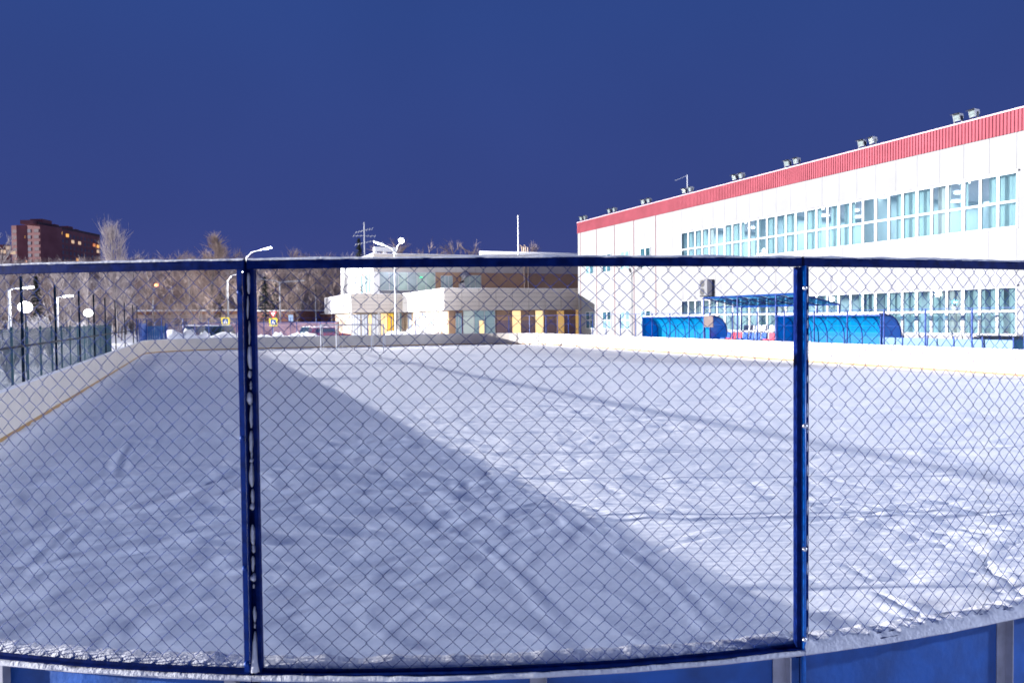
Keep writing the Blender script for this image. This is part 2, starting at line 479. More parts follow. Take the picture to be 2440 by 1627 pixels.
def rink_h(X, Y):
    h = np.zeros_like(X)
    wx = X + 1.2*vnoise(X*.5, Y*.5, 50); wy = Y + 1.2*vnoise(X*.5+9, Y*.5, 51)
    fade = np.clip(1.12 - Y/38, .2, 1)
    h += .026*vnoise(wx*1.0, wy*1.4, 1)*fade
    amp = np.clip(.85+1.5*vnoise(X*.35, Y*.35, 8), .3, 1.5)
    tr = 1 + .55*np.clip((4.6-X)/1.5, 0, 1)            # the left strip is trampled deeper
    U = wx*CS - wy*SN; V = wx*SN + wy*CS                # wind ripples run across this direction
    h += .022*vnoise(U*2.2, V*3.2, 2)*fade*amp*tr
    h += .024*vnoise(U*3.4, V*6.4, 3)*fade*amp*tr
    h += .011*vnoise(U*6, V*12, 4)*np.clip(fade, .35, 1)*amp*tr
    bl = np.abs(vnoise(U*3.1+4, V*4.4, 7))*2; h += .010*(1-bl)**2*fade*amp*tr
    rg = 1 - np.abs(vnoise(wx*1.3+5, wy*3.4, 5))*6; h += .016*np.clip(rg, 0, 1)*fade*amp
    rg = 1 - np.abs(vnoise(wx*2.1+15, wy*1.7, 6))*7; h -= .014*np.clip(rg, 0, 1)*fade
    for (x0,y0), (x1,y1), bend, w, dep in tracks:
        dx, dy = x1-x0, y1-y0; L = math.hypot(dx, dy)
        if L < 1e-3: continue
        ux, uy = dx/L, dy/L
        m = (X > min(x0,x1)-1) & (X < max(x0,x1)+1) & (Y > min(y0,y1)-1) & (Y < max(y0,y1)+1)
        if not m.any(): continue
        x, y = X[m]-x0, Y[m]-y0
        t = (x*ux + y*uy)/L; d = -x*uy + y*ux - bend*4*t*(1-t) - .04*np.sin(t*L*2.1)
        e_ = np.clip(t/.06, 0, 1)*np.clip((1-t)/.06, 0, 1)*((t > 0) & (t < 1))
        dep = dep*.32; h[m] += e_*(-dep*np.exp(-(d/w)**2) + dep*.7*np.exp(-((np.abs(d)-w*2)/(w*.9))**2))
    # drift of snow against the boards
    cx = np.clip(X, XL+RAD, XR-RAD); cy = np.clip(Y, YN+RAD, YF-RAD)
    dd = RAD - np.hypot(X-cx, Y-cy)
    edge = np.minimum(dd, np.minimum(np.minimum(X-XL, XR-X), np.minimum(Y-YN, YF-Y)))
    h += .045*np.exp(-(np.clip(edge, 0, 9)/.25)**2)*(1+.4*vnoise(X*2, Y*2, 9))
    return h
def graded(a, b, step, grow):
    out = [a]; s = step
    while out[-1] < b: out.append(out[-1]+s); s = min(s*grow, .45)
    out[-1] = b; return np.array(out)
xs = np.concatenate([np.arange(XL-.05, 8, .05), graded(8, XR+.05, .05, 1.02)])
ys = np.concatenate([np.arange(YN-.05, 10, .05), graded(10, YF+.05, .05, 1.012)])
grid_mesh('rink_snow', xs, ys, rink_h, inside_rink, M_rink)

def ground_h(X, Y):
    h = -.03 + .35*vnoise(X*.09, Y*.09, 20)*np.clip((np.hypot(X-11, Y-33)-42)/30, 0, 1) + .02*vnoise(X*.8, Y*.8, 21)
    h += np.clip((Y-185)/200, 0, 1)*4
    cx = np.clip(X, XL+RAD, XR-RAD); cy = np.clip(Y, YN+RAD, YF-RAD)
    d = np.hypot(X-cx, Y-cy) - RAD
    h = np.where(d < .6, -.06, h)
    return h
gx = np.concatenate([np.linspace(-1500, -120, 24)[:-1], np.linspace(-120, -20, 60)[:-1], np.linspace(-20, 60, 110)[:-1], np.linspace(60, 1500, 24)])
gy = np.concatenate([np.linspace(-300, -30, 10)[:-1], np.linspace(-30, 110, 170)[:-1], np.linspace(110, 260, 70)[:-1], np.linspace(260, 2200, 28)])
grid_mesh('snow_ground', gx, gy, ground_h, None, M_snow_far)

# ------------------------------------------------------------------ rink boards
boards = thing('rink_boards', 'white ice rink boards with rounded corners and a yellow line at their foot', 'rink boards', (0,0,0))
for k in range(NPAN):
    s0 = S0 + k*PL; s1 = s0 + PL
    part('board_panel', strip(MB(), s0+.004, s1-.004, 0, .02, -.03, BH-.012), M_board, boards)
    part('kick_plate', strip(MB(), s0+.003, s1-.003, -.008, 0, .03, .115), M_kick, boards)
    part('cap_rail', strip(MB(), s0+.002, s1-.002, -.012, .085, BH-.010, BH), M_cap, boards)
near_ks = [-3, -2, -1, 0, 1, 2, 3]
for k in near_ks:
    s0 = S0 + k*PL; s1 = s0 + PL
    part('backing_panel', strip(MB(), s0+.003, s1-.003, .035, .05, -.03, BH-.012), M_board_out, boards)
    for ds in (-.085, PL/2):
        sA = s0 + ds
        g = MB(); strip(g, sA-.028, sA+.028, .05, .054, -.03, BH-.012, 1); strip(g, sA+.024, sA+.028, .054, .085, -.03, BH-.012, 1)
        part('support', g, M_galv, boards)
    g = MB(); strip(g, s0+.01, s1-.01, .0501, .08, .42, .425); part('shelf', g, M_board_out, boards)

def lumpy(mb, s0, s1, o0, o1, z, hmin, hmax, step=.012, seed=0, rows=6, rough=1.0):
    n = int((s1-s0)/step); r = np.random.default_rng(seed)
    ss = np.linspace(s0, s1, n+1); base = len(mb.v)
    N1 = vnoise(ss*9+seed*3.3, ss*0+.5, 61); N2 = vnoise(ss*28+seed, ss*0+.5, 62)
    for i, s in enumerate(ss):
        for j in range(rows+1):
            t = j/rows
            o = o0 + (o1-o0)*t + (.006*(vnoise(np.array(s*22.), np.array(j*1.7+seed), 63)) if j in (0, rows) else 0)*(2 if j==rows else 1)
            x, y, _ = path(s, float(o))
            prof = math.sin(PI*t)**.45
            w = float(vnoise(np.array(s*30.), np.array(j*2.1+seed), 64))
            hh = (hmin + (hmax-hmin)*(.5+float(N1[i])))*(1+rough*(.45*float(N2[i])+.5*w))*prof
            mb.v.append((x, y, z + max(hh, 0) - (.002 if j in (0, rows) else 0)))
    R1 = rows+1
    for i in range(n):
        for j in range(rows):
            a = base+i*R1+j; mb.f.append((a, a+1, a+R1+1, a+R1))
    mb.smooth = True
    return mb
for k in range(NPAN):
    s0 = S0 + k*PL
    near = (k in (0,1,2,3) or k-NPAN in near_ks)
    if near:
        kk = k if k < 10 else k-NPAN
        sn = 'snow_cap'
        if kk <= 0 or kk > 5:
            g = lumpy(MB(), s0, s0+PL, -.035, .052, BH, .040, .058, seed=k+1, rough=.35)
            lumpy(g, s0, s0+PL, .064, .092, BH, .006, .014, seed=k+31)
        else:
            g = lumpy(MB(), s0, s0+PL, -.035, .094, BH, .030, .046, seed=k+1, rows=9)
        o = part(sn, g, M_snow, boards)
    else:
        part('snow_cap', strip(MB(), s0, s0+PL, -.008, .095, BH+.001, BH+.018), M_snow, boards)

# ------------------------------------------------------------------ near chain-link fence
FT = 2.413
fence = thing('chain_link_fence', 'dark blue chain-link fence on the near rink corner in front of the camera', 'fence', (path(S0)[0], path(S0)[1], BH))
def wire_mesh(sign):
    mb = MB(); z0 = BH+.03; z1 = FT-.016; w = .060
    n = int(round((z1-z0)/(w/2))); pts = []
    for i in range(n+1):
        a = sign*(1 if i % 2 else -1)
        x = a*w/4; z = z0 + (z1-z0)*i/n
        dd = w*.085
        for q in (-1, 0, 1):
            if (i == 0 and q < 0) or (i == n and q > 0): continue
            pts.append((x + (-a*dd*.8 if q else a*.0012), .0016*(q) * sign, z + q*dd))
    mb.tube(pts, .00118, 5); mb.smooth = True
    return mb.mesh('wire', M_wire)
WA, WB = wire_mesh(1), wire_mesh(-1)
fl = wloc(fence)
nw = 0
for k in (-1, 0, 1):
    s0 = S0 + k*PL + .04; s1 = S0 + (k+1)*PL - .04
    cnt = int((s1-s0)/.030)
    lo = 0; hi = cnt
    if k == -1: lo = cnt - 48
    if k == 1: hi = 52
    for i in range(lo, hi):
        s = s0 + (i+.5)*(s1-s0)/cnt
        x, y, a = path(s, .058)
        o = inst('wire', WA if i % 2 else WB, fence, (x-fl[0], y-fl[1], -fl[2]), a + PI/2)
        o.rotation_euler = (0, R(r2.uniform(-.15, .15)), a + PI/2)
        nw += 1
for k in (-2, -1, 0, 1, 2):
    s0 = S0 + k*PL; s1 = s0 + PL
    g = MB(); strip(g, s0+.006, s1-.006, .045, .071, FT-.032, FT, 12); part('top_rail', g, M_blue_dark, fence)
    g = MB(); strip(g, s0+.012, s1-.012, .055, .060, BH+.010, BH+.027, 12); strip(g, s0+.012, s1-.012, .060, .082, BH+.012, BH+.016, 12); part('bottom_rail', g, M_blue_dark, fence)
    part('rail_snow', lumpy(MB(), s0+.006, s1-.006, .044, .072, FT, .003, .009, step=.014, seed=k+77, rows=4), M_snow, fence)
def vstrip(mb, sA, sB, oA, oB, z0, z1):
    return strip(mb, sA, sB, oA, oB, z0, z1, 1)
for k in (-1, 0, 1, 2):
    s = S0 + k*PL
    if k == 0:
        part('stile', vstrip(vstrip(MB(), s-.028, s-.010, .072, .076, BH-.02, FT-.034), s-.028, s-.024, .050, .072, BH-.02, FT-.034), M_blue_mid, fence)
        part('post', vstrip(vstrip(MB(), s-.006, s-.002, .048, .080, .0, FT-.006), s-.002, s+.020, .048, .052, .0, FT-.006), M_blue_dark, fence)
        part('stile', vstrip(vstrip(MB(), s+.019, s+.032, .070, .074, BH+.012, FT-.034), s+.028, s+.032, .050, .070, BH+.012, FT-.034), M_blue_dark, fence)
        # snow caught in the channel of the post
        z = BH+.02; q = 0; rp = random.Random(11)
        while z < FT-.1:
            L = rp.uniform(.015, .085) if q else .14
            if rp.random() < .94:
                g = MB(); wd = rp.choice((.004,.007,.0095,.012)) if q else .018
                n = 7
                pts = []; rr = []
                x, y, a = path(s+.007+rp.uniform(-.003,.003), .063)
                for i in range(n):
                    pts.append((x + rp.uniform(-.0015,.0015), y, z + L*i/(n-1)))
                    rr.append(wd*(math.sin(PI*(i+.35)/(n-.3))**.6)*rp.uniform(.75,1.15) if q else wd*(1.25-1.1*i/(n-1)))
                g.tube(pts, rr, 8); g.smooth = True
                part('stuck_snow', g, M_snow, fence)
            z += L + rp.uniform(-.004, .014); q += 1
    else:
        part('stile', vstrip(vstrip(MB(), s-.027, s-.008, .070, .074, BH-.02, FT-.034), s-.027, s-.023, .050, .070, BH-.02, FT-.034), M_blue_dark, fence)
        g = MB(); x, y, a = path(s+.001, .074); g.tube([(x,y,.0),(x,y,FT-.03)], .0085, 12); g.smooth = True
        part('post', g, M_blue_lit, fence)
        part('stile', vstrip(vstrip(MB(), s+.012, s+.023, .068, .072, BH+.012, FT-.034), s+.019, s+.023, .050, .068, BH+.012, FT-.034), M_blue_dark, fence)
        rp = random.Random(5+k)
        for _ in range(26):
            z = rp.uniform(BH+.03, FT-.1); L = rp.uniform(.01, .05)
            x, y, a = path(s+.0165, .0725)
            g = MB(); g.tube([(x,y,z),(x,y,z+L*.5),(x,y,z+L)], [.001,.003,.001], 6); g.smooth = True
            part('stuck_snow', g, M_snow, fence)
    for zb in (BH+.05, 1.33, 1.79, 2.30):
        x, y, a = path(s + (-.001 if k else -.019), .080 if k else .0755)
        nx, ny = math.cos(a), math.sin(a)
        g = MB(); g.tube([(x,y,zb),(x+nx*.004,y+ny*.004,zb),(x+nx*.011,y+ny*.011,zb)], [.009,.009,.0055], 8); g.smooth = True
        part('bolt', g, M_bolt if k else M_blue, fence)

# ------------------------------------------------------------------ fence round the rest of the rink
pf = thing('perimeter_fence', 'thin blue post-and-rail fence standing on the far and right rink boards', 'fence', (XR, 30, 0))
k_first, k_last = 5, 63
for k in range(k_first, k_last):
    s = S0 + k*PL
    if s > PERIM - SY + ARC*.2 + 4: break
    part('post', strip(MB(), s-.022, s+.022, .05, .095, BH, FT, 1), M_blue, pf)
    part('rail', strip(strip(MB(), s, s+PL, .06, .08, FT-.02, FT), s, s+PL, .066, .074, 1.72, 1.728), M_blue, pf)

tall = thing('tall_post_fence', 'row of tall dark posts with one rail along the left rink boards', 'fence', (XL, 30, 0))
ty = [10.9, 15.3] + [on_x(px, 700, XL-.1).y for px in (50, 130, 187, 222, 249, 273, 295, 315)] + [54.6]
for i, y in enumerate(ty):
    part('post', MB().box((XL-.12, y-.025, -.05), (XL-.07, y+.025, 3.2)), M_post_dark, tall)
    if i: part('rail', MB().box((XL-.095, ty[i-1]+.036, 1.695), (XL-.055, y-.036, 1.74)), M_post_dark, tall)

# fence of thin upright bars outside the left boards
def picket_fence(name, label, p0, p1, h, gap, m, posts=2.4, bar=.010, z0=0.0):
    p0 = Vector((p0[0], p0[1], 0)); p1 = Vector((p1[0], p1[1], 0)); L = (p1-p0).length; d = (p1-p0)/L
    t = thing(name, label, 'fence', (p0.x, p0.y, z0)); n = Vector((-d.y, d.x, 0))
    def bx(g, a, b, w, zz0, zz1):
        A = p0+d*a; B = p0+d*b; q = len(g.v)
        for P_ in (A-n*w, B-n*w, B+n*w, A+n*w): g.v.append((P_.x, P_.y, zz0))
        for P_ in (A-n*w, B-n*w, B+n*w, A+n*w): g.v.append((P_.x, P_.y, zz1))
        g.f += [tuple(q+i for i in f) for f in ((0,3,2,1),(4,5,6,7),(0,1,5,4),(1,2,6,5),(2,3,7,6),(3,0,4,7))]
        return g
    g = MB(); a = gap/2
    while a < L: bx(g, a-bar, a+bar, bar, z0+.12, z0+h); a += gap
    part('bars', g, m, t, stuff=True)
    a = 0; i = 0
    while a <= L+.01:
        part('post', bx(MB(), a-.03, a+.03, .03, z0-.2, z0+h+.06), m, t)
        b = min(a+posts, L)
        if b - a > .2:
            part('rail', bx(MB(), a+.031, b-.031, .016, z0+h-.088, z0+h-.062), m, t)
            part('rail', bx(MB(), a+.031, b-.031, .016, z0+.2, z0+.24), m, t)
        a += posts
    return t
M_teal = mat('fence paint dark teal', (.02, .075, .115), .5)
picket_fence('picket_fence', 'dark teal fence of thin upright bars outside the left boards', (XL-1.9, 9), (XL-1.9, 58.6), 2.03, .14, M_teal, bar=.006)
def farxy(px, depth):
    p = at_z(px, 766, depth); return (p.x, p.y)
picket_fence('picket_fence', 'low blue picket fence behind the far boards below the birch trees', farxy(398, 74), farxy(800, 82), 1.95, .14, mat('picket blue', (.012, .05, .25), .5), bar=.010)

# blue gate leaf closing the corner
g0 = thing('metal_gate', 'bright blue sheet-metal gate at the far left corner of the rink', 'gate', (*farxy(332, 58), 0))
a = Vector((*farxy(332, 58), 0)); b = Vector((*farxy(346, 62), 0)); c_ = Vector((*farxy(395, 62), 0))
gg = MB(); n_ = 9
for i in range(n_):
    p = b.lerp(c_, i/n_+.006); q = b.lerp(c_, (i+1)/n_-.006)
    part('sheet', MB().box((min(p.x,q.x), min(p.y,q.y), .1), (max(p.x,q.x), max(p.y,q.y)+.02, 1.88)), mat('gate teal blue', (.004, .13, .36), .45), g0)
g = MB(); g.prism([(a.x,a.y),(b.x,b.y),(b.x+.04,b.y),(a.x+.04,a.y)], .05, 2.1, axis=2); part('side_leaf', g, mat('gate blue', (.005, .07, .36), .45), g0)
for p in (b, c_): part('post', MB().box((p.x-.05, p.y-.05, -.1), (p.x+.05, p.y+.05, 2.1)), M_blue, g0)

# goals
def goal(px0, px1, depth, label):
    A = at_z(px0, 836, depth); B = at_z(px1, 836, depth)
    w = 3.0; mid = (A+B)/2
    t = thing('goal', label, 'goal', (mid.x, mid.y, 0), group='steel goals on the snow by the far boards', rotz=-TH*.0)
    hw = (Vector((B.x,B.y,0))-Vector((A.x,A.y,0))).length/2
    ang = math.atan2(B.y-A.y, B.x-A.x); t.rotation_euler = (0,0,ang)
    H_ = 1.88; dp = .9; r = .038
    for s in (-1, 1):
        part('post', MB().tube([(s*hw,0,0),(s*hw,0,H_)], r, 8), M_white_plastic, t, local=True)
        part('stay', MB().tube([(s*hw,0,H_-.02),(s*hw,.35,H_-.03),(s*hw,dp,.03)], .020, 6), M_white_plastic, t, local=True)
        part('ground_bar', MB().tube([(s*hw,0,.03),(s*hw,dp,.03)], .018, 6), M_white_plastic, t, local=True)
    part('crossbar', MB().tube([(-hw-.03,0,H_),(hw+.03,0,H_)], r, 8), M_white_plastic, t, local=True)
    part('back_bar', MB().tube([(-hw,dp,.03),(hw,dp,.03)], .018, 6), M_white_plastic, t, local=True)
goal(802, 914, 52.2, 'white steel goal frame, the nearer and right one of the two by the far boards')
goal(765, 885, 55.5, 'white steel goal frame, the farther and left one of the two by the far boards')

# ------------------------------------------------------------------ sports hall (right)
XH = 36.0
HZ = 11.75; HB = 10.72
YH1 = on_x(1377, 600, XH).y; YH0 = 6.0
hall = thing('sports_hall', 'long white sports hall with a red ribbed fascia and two bands of windows', 'building', (XH+15, (YH0+YH1)/2, 0))
wy0 = on_x(2421, 600, XH).y; wy1 = on_x(1624, 600, XH).y
NP = 30; pw = (wy1-wy0)/NP
U0, U1, L0, L1 = 6.27, 8.85, 1.16, 3.46
# inner structure behind the cladding
part('wall', MB().box((XH+.30, YH0, HB), (XH+30, YH1, HZ-.15)), M_gap, hall)
part('roof', MB().box((XH-.06, YH0-.06, HZ), (XH+30, YH1+.06, HZ+.07)), M_roofsnow, hall)
part('wall', MB().box((XH+12.2, YH0, 0), (XH+30, YH1, HB)), M_white_clad, hall)
for (a, b) in ((YH0, wy0-.06), (wy1+.06, YH1-.02)):
    part('wall', MB().box((XH+.14, a, -.1), (XH+12.2, b, HB)), M_gap, hall)
part('wall', MB().box((XH, YH1-.02, -.1), (XH+30, YH1, HZ-.1)), M_gray_clad, hall)
for z0, z1 in ((-.1, L0-.1), (L1+.1, U0-.1), (U1+.35, HB)):
    part('wall', MB().box((XH+.14, wy0-.06, z0), (XH+12.2, wy1+.06, z1)), M_gap, hall)
def wallpan(y0, y1, z0, z1, m):
    part('wall_panel', MB().box((XH, y0+.006, z0), (XH+.135, y1-.006, z1)), m, hall)
n_ = int(round((wy1-wy0)/1.42)); st = (wy1-wy0)/n_
for i in range(n_):
    a = wy0+i*st; b = a+st
    wallpan(a, b, -.1, L0, M_wall_stain); wallpan(a, b, L1+.02, U0-.02, M_wall_stain); wallpan(a, b, U1+.03, HB, M_wall_white)
y = wy0
while y > YH0+.2:
    wallpan(max(y-1.42, YH0), y, -.1, HB, M_wall_white); y -= 1.42
seams = [on_x(px, 700, XH).y for px in (1563, 1511, 1465, 1422, 1384)]
prev = wy1
for i, ys_ in enumerate(seams + [YH1]):
    nsub = max(1, int(round((ys_-prev)/1.7))) if i else 3
    for q in range(nsub):
        wallpan(prev+(ys_-prev)*q/nsub, prev+(ys_-prev)*(q+1)/nsub, -.1, HB, M_wall_white)
    prev = ys_
for ys_ in seams:
    part('seam_strip', MB().box((XH-.02, ys_-.045, -.1), (XH-.001, ys_+.045, HB-.01)), M_redseam, hall)
# the small lip over each window band and its sill
for z0, z1 in ((U0, U1), (L0, L1)):
    part('lintel', MB().box((XH-.10, wy0-.14, z1+.03), (XH-.001, wy1+.14, z1+.10)), M_wall_stain, hall)
    part('sill', MB().box((XH-.05, wy0-.1, z0-.06), (XH-.001, wy1+.1, z0-.02)), M_frame, hall)
# ribbed red fascia in sheets
y = YH0; pitch = .185
while y < YH1-.01:
    y1 = min(y+5.55, YH1); g = MB(); n = max(1, int(round((y1-y)/pitch))); pp = (y1-y)/n; prof = []
    for i in range(n):
        a = y+i*pp
        prof += [(XH-.03, a), (XH-.03, a+pp*.36), (XH-.072, a+pp*.46), (XH-.072, a+pp*.90)]
    prof.append((XH-.03, y1))
    for i in range(len(prof)-1):
        (x0,a),(x1,b) = prof[i], prof[i+1]
        g.quad((x0,a,HB-.02),(x0,a,HZ-.01),(x1,b,HZ-.01),(x1,b,HB-.02))
    part('fascia_sheet', g, M_red, hall)
    y = y1
part('fascia_sheet', MB().box((XH-.03, YH1+.001, HB-.02), (XH+30, YH1+.04, HZ-.01)), M_red, hall)
part('fascia_backing', MB().box((XH-.028, YH0, HB-.015), (XH+.13, YH1-.01, HZ-.02)), M_red, hall)
part('roof_edge', MB().box((XH-.10, YH0, HZ-.008), (XH-.061, YH1+.05, HZ+.05)), mat('flashing pale red', (.55, .30, .33), .4), hall)

def band(z0, z1, zmid, blank=()):
    fr = MB(); x0, x1 = XH-.02, XH+.07
    fr.box((x0, wy0-.09, z0-.02), (x1, wy0, z1+.03)); fr.box((x0, wy1, z0-.02), (x1, wy1+.09, z1+.03))
    fr.box((x0, wy0, z1-.05), (x1, wy1, z1+.03)); fr.box((x0, wy0, z0-.02), (x1, wy1, z0+.06))
    fr.box((x0+.004, wy0, zmid-.055), (x1, wy1, zmid+.055))
    for i in range(1, NP):
        w = .075 if i % 3 else .095
        a = wy0+i*pw
        fr.box((x0+.008, a-w, z0+.06), (x1, a-.004, z1-.05)); fr.box((x0+.008, a+.004, z0+.06), (x1, a+w, z1-.05))
    f = part('window_band', fr, M_frame, hall)
    loc = wloc(hall)
    for r_, (a, b) in enumerate(((z0+.06, zmid-.056), (zmid+.056, z1-.05))):
        me = MB().box((0, -pw/2+.06, a), (.012, pw/2-.06, b)).mesh('pane', M_glass)
        for i in range(NP):
            p = bpy.data.objects.new('pane', me); C.objects.link(p); p.parent = f
            p.location = (XH+.03-loc[0], wy0+(i+.5)*pw-loc[1], -loc[2])
    return f
band(U0, U1, U0+(U1-U0)*.475)
band(L0, L1, L0+(L1-L0)*.50)

# rooms behind the window bands
M_room = mat('room wall pale blue', (.46, .60, .66), .8, noise=.06, nscale=.3)
M_ceil = mat('room ceiling', (.55, .60, .68), .8)
M_floor = mat('room floor', (.22, .26, .28), .5)
def room(z0, z1, power, lamps, seed, depth=11.9):
    part('ceiling', MB().box((XH+.15, wy0-.05, z1), (XH+depth, wy1+.05, z1+.05)), M_ceil, hall)
    part('floor', MB().box((XH+.15, wy0-.05, z0-.05), (XH+depth, wy1+.05, z0)), M_floor, hall)
    part('room_wall', MB().box((XH+depth, wy0-.05, z0), (XH+depth+.1, wy1+.05, z1)), M_room, hall)
    for yy in (wy0-.05, wy0+9.5, wy0+18.6, wy1+.05):
        part('room_wall', MB().box((XH+.2, yy-.04, z0), (XH+depth, yy+.04, z1)), M_room, hall)
    if lamps:
        g = MB()
        me = MB().disc((0,0,0), (0,0,-1), .30, 14, .05).mesh('ceiling_lamp', mat('ceiling lamp lit', (.9,.9,.9), .5, emit=(1,1,1), estr=5))
        for ix in range(4):
            yy = wy0+1.3
            while yy < wy1-.8:
                o = inst('ceiling_lamp', me, hall, (XH+1.4+ix*2.9-wloc(hall)[0], yy-wloc(hall)[1], z1-.08))
                yy += 2.6
    for i in range(3):
        ld = bpy.data.lights.new('room_light', 'AREA'); ld.shape = 'RECTANGLE'; ld.size = 8; ld.size_y = 8.4
        ld.energy = power; ld.color = (.88, .97, 1.0)
        lo = bpy.data.objects.new('room_light', ld); C.objects.link(lo); lo.parent = hall
        w = wloc(hall); lo.location = (XH+6-w[0], wy0+(wy1-wy0)*(i+.5)/3-w[1], z1-.2)
room(U0-.25, U1+.28, 1150, True, 1)
room(.1, L1+.15, 850, False, 2)
rc = random.Random(21)
def curtain(y0, y1, z0, z1, m, x=XH+.42):
    n = max(4, int((y1-y0)/.045)); g = MB(); b = len(g.v); ph = rc.uniform(0, 6)
    for i in range(n+1):
        yy = y0+(y1-y0)*i/n; xx = x+.035*math.sin(yy*38+ph+1.2*math.sin(yy*9))
        g.v += [(xx, yy, z0), (xx, yy, z1)]
    for i in range(n): g.f.append((b+2*i, b+2*i+2, b+2*i+3, b+2*i+1))
    g.smooth = True
    part('curtain', g, m, hall)
yy = wy0+.1
for (i0, i1, kind) in ((0,1.9,0),(3,3.6,0),(4.1,5.0,1),(5.5,7.9,0),(11,12,0),(12.4,13.2,0),(14,15.6,0),(16.6,17.9,0),(18.6,19.5,0),(20.2,20.9,0),(22.1,24.4,0),(26,26.7,1),(27,28.4,0),(29,29.9,0)):
    curtain(wy0+i0*pw+.05, wy0+i1*pw-.03, U0-.2, U1+.2, (M_curtain, M_curtain2)[kind])
for (i0, i1, kind) in ((0,.7,0),(.9,1.8,0),(2,3.1,0),(3.3,4.2,1),(4.6,5.7,0),(6,7.2,0),(7.4,8.8,0),(9.2,10.8,0),(12.6,14,0),(15,16.4,0),(17,18.7,1),(19,20.3,0),(21,22.8,0),(23.3,24.1,0),(25,26.2,0),(27.3,28.1,1)):
    curtain(wy0+i0*pw+.05, wy0+i1*pw-.03, .3, L1+.1, (M_curtain, M_curtain2)[kind])
part('pillar', MB().box((XH+3, wy0+10.4, U0-.2), (XH+3.25, wy0+10.65, U1-.8)), mat('pillar blue', (.02,.13,.5), .5), hall)

# small two-pane windows at the hall's far end
def small_window(y0, y1, z0, z1):
    f = MB(); x0, x1 = XH-.05, XH-.001; t = .07
    f.box((x0,y0-t,z0-t),(x1,y0,z1+t)); f.box((x0,y1,z0-t),(x1,y1+t,z1+t)); f.box((x0,y0,z1),(x1,y1,z1+t)); f.box((x0,y0,z0-t),(x1,y1,z0))
    m_ = (y0+y1)/2; f.box((x0,m_-.08,z0),(x1,m_+.08,z1))
    if z0 < 3: f.box((x0+.003,y0,(z0+z1)/2-.05),(x1,y1,(z0+z1)/2+.05))
    w = part('window', f, M_frame, hall)
    M_dk = mat('dusky window glass', (.03,.09,.12), .15, noise=.7, nscale=1.3)
    M_lt = mat('curtained window glass', (.16,.28,.32), .3, noise=.5, nscale=1.6)
    for (a, b) in ((y0, m_-.08), (m_+.08, y1)):
        zs = ((z0,(z0+z1)/2-.05),((z0+z1)/2+.05,z1)) if z0 < 3 else ((z0,z1),)
        for c0, c1 in zs:
            me = MB().box((0,a-y0,c0-z0),(.012,b-y0,c1-z0)).mesh('pane', M_dk if rc.random() < .5 else M_lt)
            p = bpy.data.objects.new('pane', me); C.objects.link(p); p.parent = w
            q = wloc(hall); p.location = (XH-.03-q[0], y0-q[1], z0-q[2])
for (p0, p1) in ((1397,1415),(1437,1456),(1480,1500),(1528,1550)):
    y1 = on_x(p0, 700, XH).y; y0 = on_x(p1, 700, XH).y
    small_window(y0, y1, 6.5, 8.1); small_window(y0, y1, 1.16, 2.72)

# air conditioner on the hall wall
p = on_x(1690, 684, XH)
ac = thing('air_conditioner', 'grey outdoor air-conditioning unit with two fans on the hall wall', 'air conditioner', (XH, p.y, 3.72))
part('casing', MB().box((XH-.52, p.y-.5, 3.75), (XH-.1, p.y+.5, 4.98)), mat('ac casing', (.5,.48,.5), .6), ac)
part('front_panel', MB().box((XH-.54, p.y-.5, 3.75), (XH-.521, p.y+.5, 4.98)), mat('ac panel', (.14,.14,.155), .5), ac)
for z in (4.06, 4.66):
    part('fan', MB().disc((XH-.541, p.y+.12, z), (-1,0,0), .27, 18, .015), mat('fan grille', (.03,.03,.035), .6), ac)
part('bracket', MB().box((XH-.55, p.y-.45, 3.68), (XH-.003, p.y-.39, 3.745)).box((XH-.55, p.y+.39, 3.68), (XH-.003, p.y+.45, 3.745)), M_dark, ac)

# floodlights in pairs on the roof edge, switched off
def make_flood():
    t = thing('floodlight', 'x', 'floodlight', (0,0,0), group='switched-off floodlights in pairs along the hall roof')
    part('bracket', MB().box((-.05,-.26,0),(.05,-.23,.42)).box((-.05,.23,0),(.05,.26,.42)).box((-.05,-.26,-.0),(.05,.26,.04)), M_dark, t, local=True)
    part('housing', MB().prism([(-.20,-.22),(.14,-.12),(.14,.12),(-.20,.24)], -.225, .225), M_grey_plastic, t, local=True)
    part('glass', MB().box((-.216,-.20,-.19),(-.202,.20,.20)), mat('floodlight glass', (.17,.21,.21), .25, noise=.5, nscale=9), t, local=True)
    part('visor', MB().prism([(-.40,.20),(-.20,.245),(-.20,.262),(-.40,.216)], -.24, .24), M_dark, t, local=True)
    for c in list(KIDS(t)):
        if c.name.split('.')[0] != 'bracket': c.location = (0,0,.40); c.rotation_euler = (0, R(-14), 0)
    return t
proto = make_flood(); first = True
pairs = [(1384,1393),(1451,1463),(1532,1545),(1630,1645),(1750,1766),(1875,1897),(2052,2078),(2280,2318)]
names = ['nearest the far corner of the roof', 'second pair from the far corner', 'third pair from the far corner', 'pair beside the roof antenna', 'pair above the left end of the upper windows', 'pair above the middle of the upper windows', 'sixth... ', 'nearest pair, above the right end of the windows']
names[6] = 'second nearest pair, left of the nearest'
for i, (pa, pb) in enumerate(pairs):
    for j, px in enumerate((pa, pb)):
        y = on_x(px, 400, XH).y
        o = proto if first else copy_tree(proto)
        first = False
        o.location = (XH+.1, y, HZ+.07); o.scale = (.85,.85,.85); o.rotation_euler = (0,0,R([8,-10,4,-6,12,0][(i*2+j) % 6]))
        o['label'] = 'switched-off roof floodlight, %s one of the %s' % (('left','right')[j], names[i])
an = on_x(1638, 445, XH+.6)
t = thing('antenna', 'thin white rod antenna with a slanting arm on the hall roof', 'antenna', (an.x, an.y, HZ+.07))
